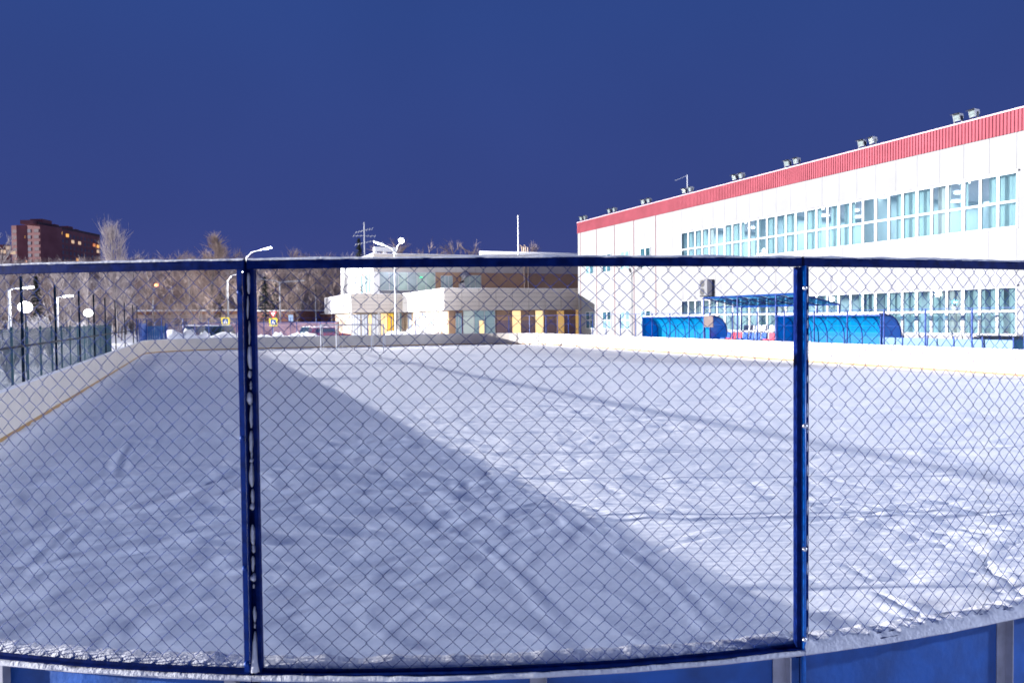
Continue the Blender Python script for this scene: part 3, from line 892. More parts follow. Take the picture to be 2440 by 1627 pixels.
part('mast', MB().tube([(an.x,an.y,HZ+.07),(an.x,an.y,HZ+1.75)], .035, 6), M_white_plastic, t)
part('arm', MB().tube([(an.x,an.y,HZ+1.68),(an.x-1.15,an.y,HZ+1.2)], .018, 5), M_white_plastic, t)

# ------------------------------------------------------------------ players' shelters, canopy, seats
XS = XR + .35
def shelter(y0, y1, label, H_=2.18, D=1.25):
    t = thing('player_shelter', label, 'shelter', (XS, (y0+y1)/2, 0), group='blue players shelters behind the right boards')
    prof = [(XS+.10, H_)]
    for i in range(9):
        a = PI/2*(i/8); prof.append((XS+.45+(D-.45)*math.sin(a), H_-.95*(1-math.cos(a))))
    prof.append((XS+D, .1))
    nb = max(2, int(round((y1-y0)/1.05))); bl = (y1-y0)/nb
    for b in range(nb):
        g = MB(); a0, a1 = y0+b*bl+.02, y0+(b+1)*bl-.02
        for i in range(len(prof)-1):
            (xa,za),(xb,zb) = prof[i], prof[i+1]
            g.quad((xa,a0,za),(xb,a0,zb),(xb,a1,zb),(xa,a1,za))
        g.smooth = True
        part('roof_sheet', g, M_poly, t)
    for b in range(nb+1):
        part('rib', MB().tube([(x, y0+b*bl, z) for x, z in prof], .034, 6), M_shelter_rib, t)
    for yy in (y0, y1):
        part('end_panel', MB().prism([(XS+.10,.1)]+prof, yy-.006, yy+.006), M_poly, t)
        part('post', MB().tube([(XS+.10,yy,0),(XS+.10,yy,H_)], .028, 6), M_blue, t)
    part('front_beam', MB().box((XS+.06,y0,H_-.03),(XS+.12,y1,H_+.03)), M_blue, t)
    part('roof_snow', MB().box((XS+.08,y0+.1,H_+.031),(XS+.50,y1-.1,H_+.09)), M_snow, t)
    part('bench', MB().box((XS+.55,y0+.2,.42),(XS+.95,y1-.2,.47)), M_blue, t)
sh = [on_x(px, 780, XS+.1).y for px in (2099, 1852, 1692, 1531)]
shelter(sh[0], sh[1], 'long rounded blue players shelter to the right of the seats')
shelter(sh[2], sh[3], 'rounded blue players shelter with a white strip to the left of the seats')

cy0 = on_x(1900, 705, XS+.3).y; cy1 = on_x(1677, 705, XS+.3).y
cn = thing('canopy', 'dark blue lean-to canopy on posts above the row of seats', 'canopy', (XS+1.5, (cy0+cy1)/2, 0))
cz0, cz1, cd = 3.25, 2.72, 2.6
ny = 5
for i in range(ny+1):
    yy = cy0+(cy1-cy0)*i/ny
    part('rafter', MB().tube([(XS+.3,yy,cz0),(XS+.3+cd,yy,cz1)], .035, 6), M_blue, cn)
    part('brace', MB().tube([(XS+.3,yy,cz0-.55),(XS+.3+cd*.42,yy,cz0-.12)], .022, 5), M_blue, cn)
    if i < ny:
        part('roof_sheet', MB().quad((XS+.25,yy+.02,cz0+.05),(XS+.35+cd,yy+.02,cz1+.04),(XS+.35+cd,yy+(cy1-cy0)/ny-.02,cz1+.04),(XS+.25,yy+(cy1-cy0)/ny-.02,cz0+.05)), M_poly_roof, cn)
        part('brace', MB().tube([(XS+.3,yy,cz0-.02),(XS+.3+cd,yy+(cy1-cy0)/ny,cz1-.02)], .018, 5), M_blue, cn)
    if i % 2 == 1 or i in (0, ny):
        part('post', MB().tube([(XS+.3,yy,0),(XS+.3,yy,cz0)], .045, 8), M_blue, cn)
        part('post', MB().tube([(XS+.3+cd,yy,0),(XS+.3+cd,yy,cz1)], .04, 8), M_blue, cn)
part('beam', MB().tube([(XS+.3,cy0,cz0),(XS+.3,cy1,cz0)], .035, 6), M_blue, cn)
part('beam', MB().tube([(XS+.3+cd,cy0,cz1),(XS+.3+cd,cy1,cz1)], .035, 6), M_blue, cn)
part('beam', MB().tube([(XS+.3,cy0,cz0-.55),(XS+.3,cy1,cz0-.55)], .025, 6), M_blue, cn)

M_seatb = mat('seat plastic blue', (.006,.08,.42), .4); M_seatr = mat('seat plastic red', (.62,.05,.10), .4); M_seatw = mat('seat plastic white', (.70,.70,.73), .4)
def make_seat(m, z0):
    t = thing('stadium_seat', 'x', 'seat', (0,0,0))
    part('base', MB().prism([(-.20,.40),(.20,.36),(.20,.41),(-.20,.46)], -.19, .19), m, t, local=True)
    g = MB().prism([(-.19+.38*0,0),( .19,0),(.20,.26),(.16,.34),(-.16,.34),(-.20,.26)], -.02, .02, axis=0)
    o = part('backrest', g, m, t, local=True); o.location = (.20,0,.42); o.rotation_euler = (0,R(10),0)
    part('leg', MB().box((-.03,-.12,0),(.03,-.09,.38)).box((-.03,.09,0),(.03,.12,.38)), M_galv, t, local=True)
    return t
fcol = 'brrbbbbrr'; fpx = [1728,1741,1754,1768,1783,1797,1812,1831,1845]
protos = {}
for i, (c, px) in enumerate(zip(fcol, fpx)):
    y = on_x(px, 800, XS+.75).y
    o = protos[c] = make_seat(M_seatb if c == 'b' else M_seatr, 0) if c not in protos else None or copy_tree(protos[c])
    o.location = (XS+.75, y, .55)
    o['group'] = 'front row of plastic seats under the canopy'
    ordw = ['first','second','third','fourth','fifth','sixth','seventh','eighth','ninth'][i]
    o['label'] = '%s plastic seat, %s from the left in the front row under the canopy' % ({'b':'blue','r':'red'}[c], ordw)
wp = None
for i, px in enumerate([1770,1785,1799,1813,1831,1845]):
    y = on_x(px, 790, XS+1.5).y
    if wp is None: wp = o = make_seat(M_seatw, 0)
    else: o = copy_tree(wp)
    o.location = (XS+1.5, y, .95)
    o['group'] = 'back row of white seats under the canopy'
    o['label'] = 'white plastic seat, %s from the left in the raised back row' % ['first','second','third','fourth','fifth','sixth'][i]
st = thing('seat_platform', 'low stepped platform carrying the two rows of seats', 'platform', (XS+1.3, (cy0+cy1)/2, 0))
part('step', MB().box((XS+.5,cy0+.1,0),(XS+1.2,cy1-.1,.549)), M_galv, st); part('step', MB().box((XS+1.201,cy0+.1,0),(XS+1.9,cy1-.1,.949)), M_galv, st)
p = on_x(1689, 766, XR+.04)
bd = part('notice_board', MB().box((XR+.02, p.y-.42, 1.60), (XR+.045, p.y+.42, 2.24)), mat('notice board brown', (.13,.09,.085), .7, noise=.2, nscale=4), None)
tag(bd, 'plain brown notice board hung on the fence above the left shelter', 'board')
# pale blue wind screen behind the right part of the right boards
p0 = on_x(2100, 800, XR+.6).y; p1 = on_x(2420, 800, XR+.6).y
ws = thing('low_barrier', 'pale blue sheet barrier behind the boards right of the long shelter', 'barrier', (XR+.6, (p0+p1)/2, 0))
nn = 5
for i in range(nn):
    a = p1+(p0-p1)*i/nn; b = p1+(p0-p1)*(i+1)/nn
    part('sheet', MB().box((XR+.5,a+.02,.1),(XR+.52,b-.02,1.25)), mat('barrier sheet', (.10,.22,.40), .5), ws)
    part('post', MB().box((XR+.47,a-.02,0),(XR+.499,a+.02,1.35)), M_blue, ws)

# ------------------------------------------------------------------ two-storey building (far end)
bl = thing('sports_centre', 'two-storey building in grey, white and brown cladding with a lit entrance', 'building', (26, 90, 0))
YA, YB, YU = 74.7, 91.4, 93.4
X1 = on_y(1058, 700, YA).x; X0 = on_y(837, 700, YB).x; XU = on_y(890, 650, YU).x
ZB0, ZB1 = 3.02, 5.18; ZU = 9.95
XE = 38.5
def clad(axis, fixed, a0, a1, z0, z1, nx, nz, m, t=.06, gap=.03):
    """cladding panels on a wall plane; axis 'y': wall at y=fixed facing -y; axis 'x': wall at x=fixed facing -x"""
    for i in range(nx):
        for j in range(nz):
            a = a0+(a1-a0)*i/nx+gap/2; b = a0+(a1-a0)*(i+1)/nx-gap/2; c = z0+(z1-z0)*j/nz+gap/2; d = z0+(z1-z0)*(j+1)/nz-gap/2
            if axis == 'y': part('cladding_panel', MB().box((a,fixed-t,c),(b,fixed,d)), m, bl)
            else: part('cladding_panel', MB().box((fixed-t,a,c),(fixed,b,d)), m, bl)
# cores
part('wall', MB().box((X1+.001,YA+.001,ZB0+.02),(XE,YB,ZB1-.02)), M_gap, bl)
part('wall', MB().box((X0+.001,YB+.001,ZB0+.02),(XE,112,ZB1-.02)), M_gap, bl)
part('roof', MB().box((X1-.05,YA-.05,ZB1),(XE,YB,ZB1+.05)), M_roofsnow, bl)
part('roof', MB().box((X0-.05,YB-.05,ZB1),(60,112,ZB1+.05)), M_roofsnow, bl)
clad('y', YA, X1, XE, ZB0, ZB1, 9, 5, M_gray_clad)
clad('x', X1, YA, YB, ZB0, ZB1, 8, 2, M_white_clad)
clad('y', YB, X0, X1, ZB0, ZB1, 4, 5, M_gray_clad)
clad('x', X0, YB, 106, ZB0, ZB1, 6, 2, M_white_clad)
# ground floor front (brown, faces the rink)
GY = YA+.5
part('wall', MB().box((X1+.6,GY,-.1),(XE,GY+.3,ZB0)), M_brown_clad, bl)
def gx(px): return on_y(px, 770, GY).x
part('wall_cladding', MB().box((gx(1182),GY-.06,-.1),(XE,GY-.001,2.0)), M_brown_dark, bl)
part('wall_cladding', MB().box((gx(1182),GY-.06,2.005),(XE,GY-.001,ZB0)), M_brown_clad, bl)
M_yel = mat('lit yellow window', (.8,.6,.25), .5, emit=(1.0,.76,.38), estr=1.0)
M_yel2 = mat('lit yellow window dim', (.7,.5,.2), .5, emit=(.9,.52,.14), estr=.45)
def win_y(x0, x1, z0, z1, y, mpane, nmull=1, fm=M_frame, t=.05, name='window'):
    f = MB(); w = .06
    f.box((x0-w,y-t,z0-w),(x0,y,z1+w)); f.box((x1,y-t,z0-w),(x1+w,y,z1+w)); f.box((x0,y-t,z1),(x1,y,z1+w)); f.box((x0,y-t,z0-w),(x1,y,z0))
    for i in range(1, nmull):
        a = x0+(x1-x0)*i/nmull; f.box((a-.035,y-t,z0),(a+.035,y,z1))
    o = part(name, f, fm, bl)
    for i in range(nmull):
        a = x0+(x1-x0)*i/nmull+(.036 if i else 0); b = x0+(x1-x0)*(i+1)/nmull-(.036 if i < nmull-1 else 0)
        me = MB().box((a-x0,0,0),(b-x0,.02,z1-z0)).mesh('pane', mpane[i % len(mpane)] if isinstance(mpane, list) else mpane)
        p = bpy.data.objects.new('pane', me); C.objects.link(p); p.parent = o
        q = wloc(bl); p.location = (x0-q[0], y-.03-q[1], z0-q[2])
for a, b, m in ((1220,1240,M_yel),(1275,1294,M_yel),(1326,1343,M_yel2)):
    win_y(gx(a), gx(b), .5, ZB0-.06, GY-.062, m, 1, M_brown_clad)
part('wall_edge', MB().box((gx(1371),GY-.07,-.1),(XE,GY-.061,ZB0)), M_yel2, bl)
M_gl1 = mat('entrance glass', (.16,.24,.27), .15, emit=(.30,.42,.46), estr=.35)
M_gl2 = mat('entrance glass lit', (.3,.36,.36), .2, emit=(.50,.56,.52), estr=.5)
win_y(gx(1104), gx(1178), .05, ZB0-.05, GY-.07, [M_gl2, M_gl1, M_gl1], 3, M_frame, name='entrance')
win_y(gx(1141), gx(1152), .4, 2.0, GY-.13, M_yel, 1, M_frame)
win_y(gx(1086), gx(1098), .05, 2.7, GY-.10, [M_gl1], 2, M_frame, name='door')
# ground floor side (cream with pale blue windows, faces left)
part('wall', MB().box((X1+.55,GY+.3,-.1),(X1+.85,YB+2,ZB0)), M_cream, bl)
M_paleblue = mat('pale blue window panel', (.38,.44,.58), .3)
def sx(px): return on_x(px, 770, X1+.5).y
for a in (972, 990, 1006, 1024):
    y1 = sx(a); y0 = sx(a+8)
    f = part('window', MB().box((X1+.50,y0-.06,.25),(X1+.549,y1+.06,ZB0-.1)), M_frame, bl)
    me = MB().box((0,0,0),(.02,y1-y0,ZB0-.45)).mesh('pane', M_paleblue)
    p = bpy.data.objects.new('pane', me); C.objects.link(p); p.parent = f; q = wloc(bl); p.location = (X1+.479-q[0], y0-q[1], .3)
# recessed ground floor behind the left wing
RY = YB+1.6
part('wall', MB().box((X0+.8,RY,-.1),(X1+.55,RY+.3,ZB0)), M_cream, bl)
part('wall', MB().box((X0+.8,RY+.3,-.1),(X0+1.1,108,ZB0)), M_cream, bl)
def rx(px): return on_y(px, 770, RY).x
M_white_win = mat('pale lit window', (.6,.62,.66), .3, emit=(.8,.85,1.0), estr=.45)
win_y(rx(838), rx(858), .3, 2.8, RY-.01, M_white_win, 3)
win_y(rx(862), rx(876), .3, 2.8, RY-.01, M_white_win, 2)
win_y(rx(878), rx(894), .3, 2.8, RY-.02, [M_yel, M_white_win], 2)
win_y(rx(896), rx(906), .05, 2.8, RY-.01, M_white_win, 2)
M_yel3 = mat('lit yellow door', (.7,.45,.05), .4, emit=(1.0,.60,.06), estr=.75)
win_y(rx(908), rx(922), .1, 2.9, RY-.01, M_yel, 2, M_cream)
win_y(rx(924), rx(937), .1, 2.9, RY-.015, M_yel3, 2, mat('yellow frame', (.6,.4,.05), .4), name='door')
win_y(rx(948), rx(956), .1, 2.9, RY-.01, M_gl1, 1)
for px in (834, 898, 945): part('column', MB().tube([(rx(px), YB+.5, -.1),(rx(px), YB+.5, ZB0)], .12, 10), M_white_clad, bl)
# upper storey
part('wall', MB().box((XU+.001,YU+.001,ZB1+.05),(60,116,ZU-.03)), M_gap, bl)
part('roof', MB().box((XU-.1,YU-.1,ZU),(60,116,ZU+.08)), M_roofsnow, bl)
clad('x', XU, YU, 116, 7.9, ZU, 7, 1, M_white_clad)
clad('x', XU, YU, 94.4, ZB1+.05, 7.9, 1, 1, M_white_clad)
part('wall_cladding', MB().box((XU-.05,94.4,ZB1+.05),(XU,105,7.89)), M_cream, bl)
clad('x', XU, 105, 116, ZB1+.05, 7.9, 3, 1, M_white_clad)
clad('y', YU, XU, 60, 7.85, ZU, 16, 2, M_gray_clad)
def ux(px): return on_y(px, 670, YU).x
part('wall_cladding', MB().box((ux(1037),YU-.05,ZB1+.05),(60,YU,7.84)), M_brown_clad, bl)
part('wall_cladding', MB().box((XU,YU-.05,ZB1+.05),(ux(904),YU,7.84)), M_white_clad, bl)
M_up1 = mat('upper glass', (.18,.23,.26), .12, emit=(.30,.36,.36), estr=.28, noise=.4, nscale=.6)
M_up2 = mat('upper glass greenish', (.18,.25,.24), .12, emit=(.34,.42,.36), estr=.42, noise=.4, nscale=.6)
win_y(ux(905), ux(1036), 5.7, 7.8, YU-.02, [M_up1, M_up1, M_up2, M_up1, M_up2, M_up2], 6, M_frame)
part('exit_light', MB().box((ux(1000),YU-.09,7.15),(ux(1006),YU-.07,7.32)), mat('green exit light', (.1,.6,.3), .5, emit=(.05,.9,.35), estr=1.6), bl)
win_y(ux(1051), ux(1077), 5.35, 7.4, YU-.055, M_up1, 3)
win_y(ux(1106), ux(1145), 5.35, 7.5, YU-.055, M_up1, 3)
g = MB(); cxp = ux(1100)
g.tube([(cxp,YU-.2,5.2),(cxp-.1,YU-.4,6.4),(cxp,YU-.4,7.4),(cxp+.6,YU-.3,7.75)], .42, 10); g.smooth = True
part('duct', g, M_galv, bl)
for px in (1248, 1257):
    x = ux(px); part('flue', MB().tube([(x,YU-.25,ZB1),(x,YU-.25,ZU+1.2)], .10, 8), mat('beige flue', (.55,.42,.32), .6), bl)
for i, px in enumerate((1243.5, 1253)):
    x = ux(px); hw = .19
    part('flue', MB().tube([(x-hw-.1,YU+.4,ZU),(x-hw+.02,YU+.4,ZU+1.35),(x,YU+.4,ZU+1.5),(x+hw,YU+.4,ZU+1.35),(x+hw+.03,YU+.4,ZU)], .075, 6), MATS['beige flue'], bl)
x = ux(1352); part('window_unit', MB().box((x-.35,YU-.6,5.35),(x+.55,YU-.2,5.85)), M_dark, bl); part('window_unit', MB().box((x-.62,YU-.6,5.35),(x-.36,YU-.2,5.85)), M_frame, bl)
g = MB().tube([(ux(1142),YU-.3,ZU+.32),(60,YU-.3,ZU+.32)], .26, 8); g.smooth = True; part('snow_roll', g, M_roofsnow, bl)
# window group on the upper left side wall
def usx(px): return on_x(px, 670, XU).y
for a, b, m in ((846,850,M_paleblue),(861,866,M_gl1),(871,877,M_gl1),(879,885,M_gl1)):
    y1 = usx(a); y0 = usx(b)
    f = part('window', MB().box((XU-.075,y0-.1,5.4),(XU-.051,y1+.1,7.8)), M_frame, bl)
    me = MB().box((0,0,0),(.02,y1-y0,2.2)).mesh('pane', m)
    p = bpy.data.objects.new('pane', me); C.objects.link(p); p.parent = f; q = wloc(bl); p.location = (XU-.096-q[0], y0-q[1], 5.5)
# roof unit, mast, aerial
ru = thing('roof_vent', 'long white ventilation box on the grey building roof', 'vent', (ux(931), YU+3, ZU+.08))
part('casing', MB().box((ux(905),YU+2.6,ZU+.55),(ux(958),YU+3.6,ZU+1.05)), M_white_plastic, ru)
for px in (908, 931, 955): part('foot', MB().box((ux(px)-.15,YU+2.8,ZU+.08),(ux(px)+.15,YU+3.4,ZU+.549)), M_white_plastic, ru)
p = at_z(1235, 560, 98)
ms = part('roof_mast', MB().tube([(p.x,p.y,ZU),(p.x,p.y,ZU+4.9)], [.10,.07], 8), M_white_plastic, None)
tag(ms, 'tall slim white mast on the roof above the brown wall', 'mast')
p = at_z(868, 560, 118)
ae = thing('tv_aerial', 'lattice pole with several tilted television aerials behind the building', 'aerial', (p.x, p.y, 0))
part('pole', MB().tube([(p.x,p.y,0),(p.x,p.y,16.6)], [.14,.08], 6), M_white_plastic, ae)
for dz, L, ang in ((13.6,2.8,.25),(14.6,3.2,-.2),(15.4,2.6,.3)):
    g = MB(); dx = Vector((math.cos(ang), math.sin(ang)*.3, .25*math.sin(ang*3+.6))); ctr = Vector((p.x,p.y,dz))
    g.tube([ctr-dx*L/2, ctr+dx*L/2], .035, 5)
    for i in range(7):
        q = ctr+dx*L*(i/6-.5); g.tube([q+Vector((0,-.5,.12)), q+Vector((0,.5,-.12))], .02, 4)
    part('aerial', g, M_white_plastic, ae)

# ------------------------------------------------------------------ lamps
mt_ = thing('added_fill_mast', 'unseen steel mast with four heads, added to carry the fill light', 'light mast', (MAST[0], MAST[1], 0))  # mast added out of view to hold the fill light
part('pole', MB().tube([(MAST[0],MAST[1],0),(MAST[0],MAST[1],MAST[2])], [.22,.12], 10), M_lampsteel, mt_)
part('crossbar', MB().box((MAST[0]-.06,MAST[1]-1.4,MAST[2]-.1),(MAST[0]+.06,MAST[1]+1.4,MAST[2])), M_lampsteel, mt_)
for i in range(4):
    yy = MAST[1]-1.2+i*.8
    part('lamp_head', MB().box((MAST[0]-.10,yy-.28,MAST[2]+.001),(MAST[0]+.16,yy+.28,MAST[2]+.4)), M_dark, mt_)

def plight(name, loc, power, col, parent, size=.3):
    ld = bpy.data.lights.new(name, 'POINT'); ld.energy = power; ld.color = col; ld.shadow_soft_size = size
    o = bpy.data.objects.new(name, ld); C.objects.link(o); o.parent = parent
    w = wloc(parent); o.location = (loc[0]-w[0], loc[1]-w[1], loc[2]-w[2]); return o
def lamp_post(px, depth, arms, label, group='tall steel street lamps', rad=.09, ztop=None, base_z=0, power=0, top_py=None):
    """arms: list of (px_end, py_end, depth_shift, lit_radius)"""
    b = at_z(px, 770, depth); p_top = at_z(px, top_py, depth)
    t = thing('street_lamp', label, 'street lamp', (b.x, b.y, base_z), group=group)
    part('pole', MB().tube([(b.x,b.y,base_z-.3),(b.x,b.y,p_top.z)], [rad,rad*.7], 8), M_lampsteel, t)
    for (ex, ey, dz, lit) in arms:
        e_ = at_z(ex, ey, depth+dz); s_ = Vector((b.x,b.y,p_top.z))
        mid = s_.lerp(e_, .3); mid.z = s_.z + (e_.z-s_.z)*.62
        part('arm', MB().tube([s_-Vector((0,0,.1)), mid, e_], rad*.55, 6), M_lampsteel, t)
        d = (e_-mid).normalized(); side = d.cross(Vector((0,0,1))).normalized()
        g = MB(); L = .85; w = .17; up = side.cross(d).normalized()
        def corner(a_, b_, c_): return e_ + d*a_ + side*b_ + up*c_
        n = len(g.v)
        for zz in (.02, .13):
            for a_, b_ in ((-.1,-w*.7),(L,-w),(L,w),(-.1,w*.7)): g.v.append(tuple(corner(a_, b_, zz)))
        g.f += [tuple(n+i for i in f) for f in ((0,3,2,1),(4,5,6,7),(0,1,5,4),(1,2,6,5),(2,3,7,6),(3,0,4,7))]
        part('lamp_head', g, M_lampsteel, t)
        if lit is M_orange:
            g = MB().ball(tuple(e_+d*.4), .34, 12, 8, .7); g.smooth = True; part('lamp_glass', g, lit, t)
        elif lit:
            g = MB(); n = len(g.v)
            for zz in (-.06, .018):
                q = .8 if zz < 0 else 1
                for a_, b_ in ((.02,-w*.9*q),(L*.98,-w*q),(L*.98,w*q),(.02,w*.9*q)): g.v.append(tuple(corner(a_, b_, zz)))
            g.f += [tuple(n+i for i in f) for f in ((0,3,2,1),(4,5,6,7),(0,1,5,4),(1,2,6,5),(2,3,7,6),(3,0,4,7))]
            part('lamp_glass', g, lit if not isinstance(lit, bool) else M_lit, t)
            if power: plight('lamp_light', tuple(e_+d*.4-Vector((0,0,.3))), power, (1,.94,.86), t)
    return t
lamp_post(943, 71, [(912,583,0,True)], 'lit double-armed street lamp standing in front of the grey building', top_py=601, power=6000)
dl = [o for o in bpy.data.objects if o.name.startswith('street_lamp')][-1]
# second arm of the same lamp, its head turned to the rink
e_ = at_z(955, 577, 69.5); b_ = at_z(943, 601, 71)
part('arm', MB().tube([b_-Vector((0,0,.1)), b_.lerp(e_,.4)+Vector((0,0,.15)), e_], .05, 6), M_lampsteel, dl)
part('lamp_head', MB().box((e_.x-.14,e_.y-.55,e_.z+.14),(e_.x+.14,e_.y+.3,e_.z+.24)), M_lampsteel, dl)
g = MB().ball((e_.x, e_.y-.25, e_.z+.1), .22, 14, 8); g.smooth = True
part('lamp_glass', g, M_lit, dl)
lamp_post(590, 85, [(628,594,0,True)], 'lit street lamp with a bent arm rising above the fence rail at the left post', top_py=612, power=9000)
lamp_post(544, 122, [(572,650,0,True)], 'lit street lamp with a bent arm, lower and just left of the near left post', top_py=668, power=4500, rad=.16)
lamp_post(572, 118, [], 'plain pale lamp pole beside the bent-arm lamp left of the near post', top_py=652, rad=.18)
lamp_post(668, 112, [(630,667,0,False),(712,670,0,False)], 'tall grey pole with a level cross-arm right of the near left post', top_py=672, rad=.13)
lamp_post(366, 130, [(369,684,0,M_orange)], 'street lamp with an orange glowing head among the birches', top_py=694, rad=.11)
lamp_post(24, 62, [(52,686,0,M_lit)], 'thick pale concrete lamp pole at the far left of the picture', top_py=690, rad=.13, power=900)
lamp_post(137, 78, [(152,706,0,M_lit)], 'pale concrete lamp pole between the two globe lamps', top_py=708, rad=.15, power=900)
lamp_post(753, 120, [], 'slim rusty brown pole left of the grey building', top_py=706, rad=.08)
for px, py, dep, r_, lab in ((60,732,36,.30,'lit white globe lamp, the nearer and larger one at the left'), (210,746,58,.31,'lit white globe lamp, the farther one right of the concrete pole')):
    p = at_z(px, py, dep)
    t = thing('globe_lamp', lab, 'lamp', (p.x, p.y, 0), group='lit globe lamps left of the rink')
    part('pole', MB().tube([(p.x,p.y,-.1),(p.x,p.y,p.z-r_*.7)], .045, 8), M_dark, t)
    g = MB().ball(tuple(p), r_, 18, 12, .84); g.smooth = True
    part('globe', g, M_globe, t)
    plight('lamp_light', (p.x, p.y-.0, p.z+r_+.25), 500, (1,.97,.95), t)

# ------------------------------------------------------------------ background buildings
# brick apartment block
A = at_z(101, 766, 380); B = at_z(243, 766, 437); D = at_z(33, 766, 383)
ap = thing('apartment_block', 'tall dark red brick apartment block with a few lit windows', 'building', (A.x, A.y, 0))
topz = at_z(101, 536, 380).z
def oblique_box(mb, P0, P1, back, z0, z1):
    P0 = Vector((P0.x,P0.y,0)); P1 = Vector((P1.x,P1.y,0)); d = (P1-P0).normalized(); n = Vector((-d.y, d.x, 0))*back
    mb.prism([(P0.x,P0.y),(P1.x,P1.y),(P1.x+n.x,P1.y+n.y),(P0.x+n.x,P0.y+n.y)], z0, z1, axis=2); return mb
part('wall', oblique_box(MB(), A+(B-A).normalized()*1.5, B, 12, -2, topz-.02), M_brick_apt, ap)
part('wall', oblique_box(MB(), D, A, 14, -2, topz), M_brick_apt, ap)
part('parapet', oblique_box(MB(), A+Vector((-.3,-.3,0)), B, 1.0, topz, topz+1.2), mat('parapet dark', (.09,.05,.06), .8), ap)
for u0, u1, hh in ((.02,.16,5.5),(.2,.27,3.4),(.42,.5,4.2),(.55,.6,3.0),(-.12,0,3.0)):
    part('roof_hut', oblique_box(MB(), A.lerp(B,u0)+Vector((0,4,0)), A.lerp(B,u1)+Vector((0,4,0)), 6, topz, topz+hh*.6), M_brick_apt, ap)
M_aptw = mat('apartment window dark', (.10,.09,.15), .4); M_apts = mat('apartment balcony', (.17,.105,.125), .7)
M_apty = mat('apartment window lit', (.5,.3,.1), .5, emit=(1,.50,.12), estr=1.0); M_aptp = mat('apartment window pale', (.5,.4,.3), .5, emit=(1,.68,.42), estr=.62); M_apto = mat('apartment window orange', (.5,.2,.1), .5, emit=(1,.33,.10), estr=.6)
lit = {}
for px, py, m in ((144,555,M_apty),(160,561,M_apty),(136,568,M_aptp),(173,576,M_aptp),(189,579,M_aptp),(224,584,M_apto),(233,587,M_apty),(124,596,M_aptp),(125,611,M_apty),(137,612,M_apty),(185,619,M_apty),(233,599,M_aptp),(55,565,M_apty),(60,624,M_apto)):
    lit[(px,py)] = m
def facade(P0, P1, cols, rows, fkey):
    d = (P1-P0); d.z = 0; L = d.length; u = d/L; nrm = Vector((u.y,-u.x,0))
    for r_ in range(rows):
        z0 = topz-3.6-r_*2.9
        for c in range(cols):
            a = (c+.5)/cols*L; w = L/cols*(.22 if (c % 3) else .33)
            p0 = P0+u*(a-w)+nrm*.12; p1 = P0+u*(a+w)+nrm*.12
            ctr = Vector(((p0.x+p1.x)/2,(p0.y+p1.y)/2,z0+.8))
            # nearest listed lit window
            loc_ = CAM_M.inverted() @ ctr; cx = 1220+F_PX*loc_.x/-loc_.z; cy = 813.5-F_PX*loc_.y/-loc_.z
            best = None
            for (px,py), m in list(lit.items()):
                if abs(px-cx) < L/cols*2.4 and abs(py-cy) < 7.3 and abs(px-cx) < 6: best = (px,py); break
            m = M_apts if (c % 3 == 0) else M_aptw
            if best: continue
            g = MB().quad((p0.x,p0.y,z0),(p1.x,p1.y,z0),(p1.x,p1.y,z0+1.6),(p0.x,p0.y,z0+1.6))
            g.quad((p0.x-nrm.x*.1,p0.y-nrm.y*.1,z0-.1),(p1.x-nrm.x*.1,p1.y-nrm.y*.1,z0-.1),(p1.x,p1.y,z0),(p0.x,p0.y,z0))
            part('window', g, m, ap)
A0 = Vector((A.x,A.y,0)); B0 = Vector((B.x,B.y,0)); D0 = Vector((D.x,D.y,0))
def lit_window(px, py, m):
    P0, P1 = (A0, B0) if px > 101 else (D0, A0)
    d = (P1-P0).normalized(); nrm = Vector((d.y,-d.x,0)); r_ = ray(px, py); o_ = Vector((0,0,EYE))
    t_ = (P0-o_).dot(nrm)/r_.dot(nrm); c_ = o_+r_*t_+nrm*.2
    w = 1.25; g = MB(); pts = []
    for zz in (-.75, .75):
        for ss in ((-1,1) if zz < 0 else (1,-1)): pts.append((c_.x+d.x*w*ss, c_.y+d.y*w*ss, c_.z+zz))
    g.quad(*pts); g.quad(*[(q[0]-nrm.x*.15, q[1]-nrm.y*.15, q[2]-.12) for q in pts])
    part('window', g, m, ap)
for (px,py), m in lit.items(): lit_window(px, py, m)
facade(A0, B0, 16, 9, 0); facade(D0, A0, 4, 9, 1)
# the low block left of it
P0 = at_z(-20, 766, 330); P1 = at_z(32, 766, 335)
lb = thing('low_block', 'lower pale block at the left edge with two dim windows behind the trees', 'building', (P0.x, P0.y, 0))
zt = at_z(10, 582, 330).z
part('wall', oblique_box(MB(), P0, P1, 12, -2, zt), M_brick_apt, lb)
for px, py in ((20,591),(31,602),(8,600)):
    q = at_z(px, py, 329); part('window', MB().box((q.x-.9,q.y-.3,q.z-.7),(q.x+.9,q.y+.0,q.z+.7)), M_aptp, lb)

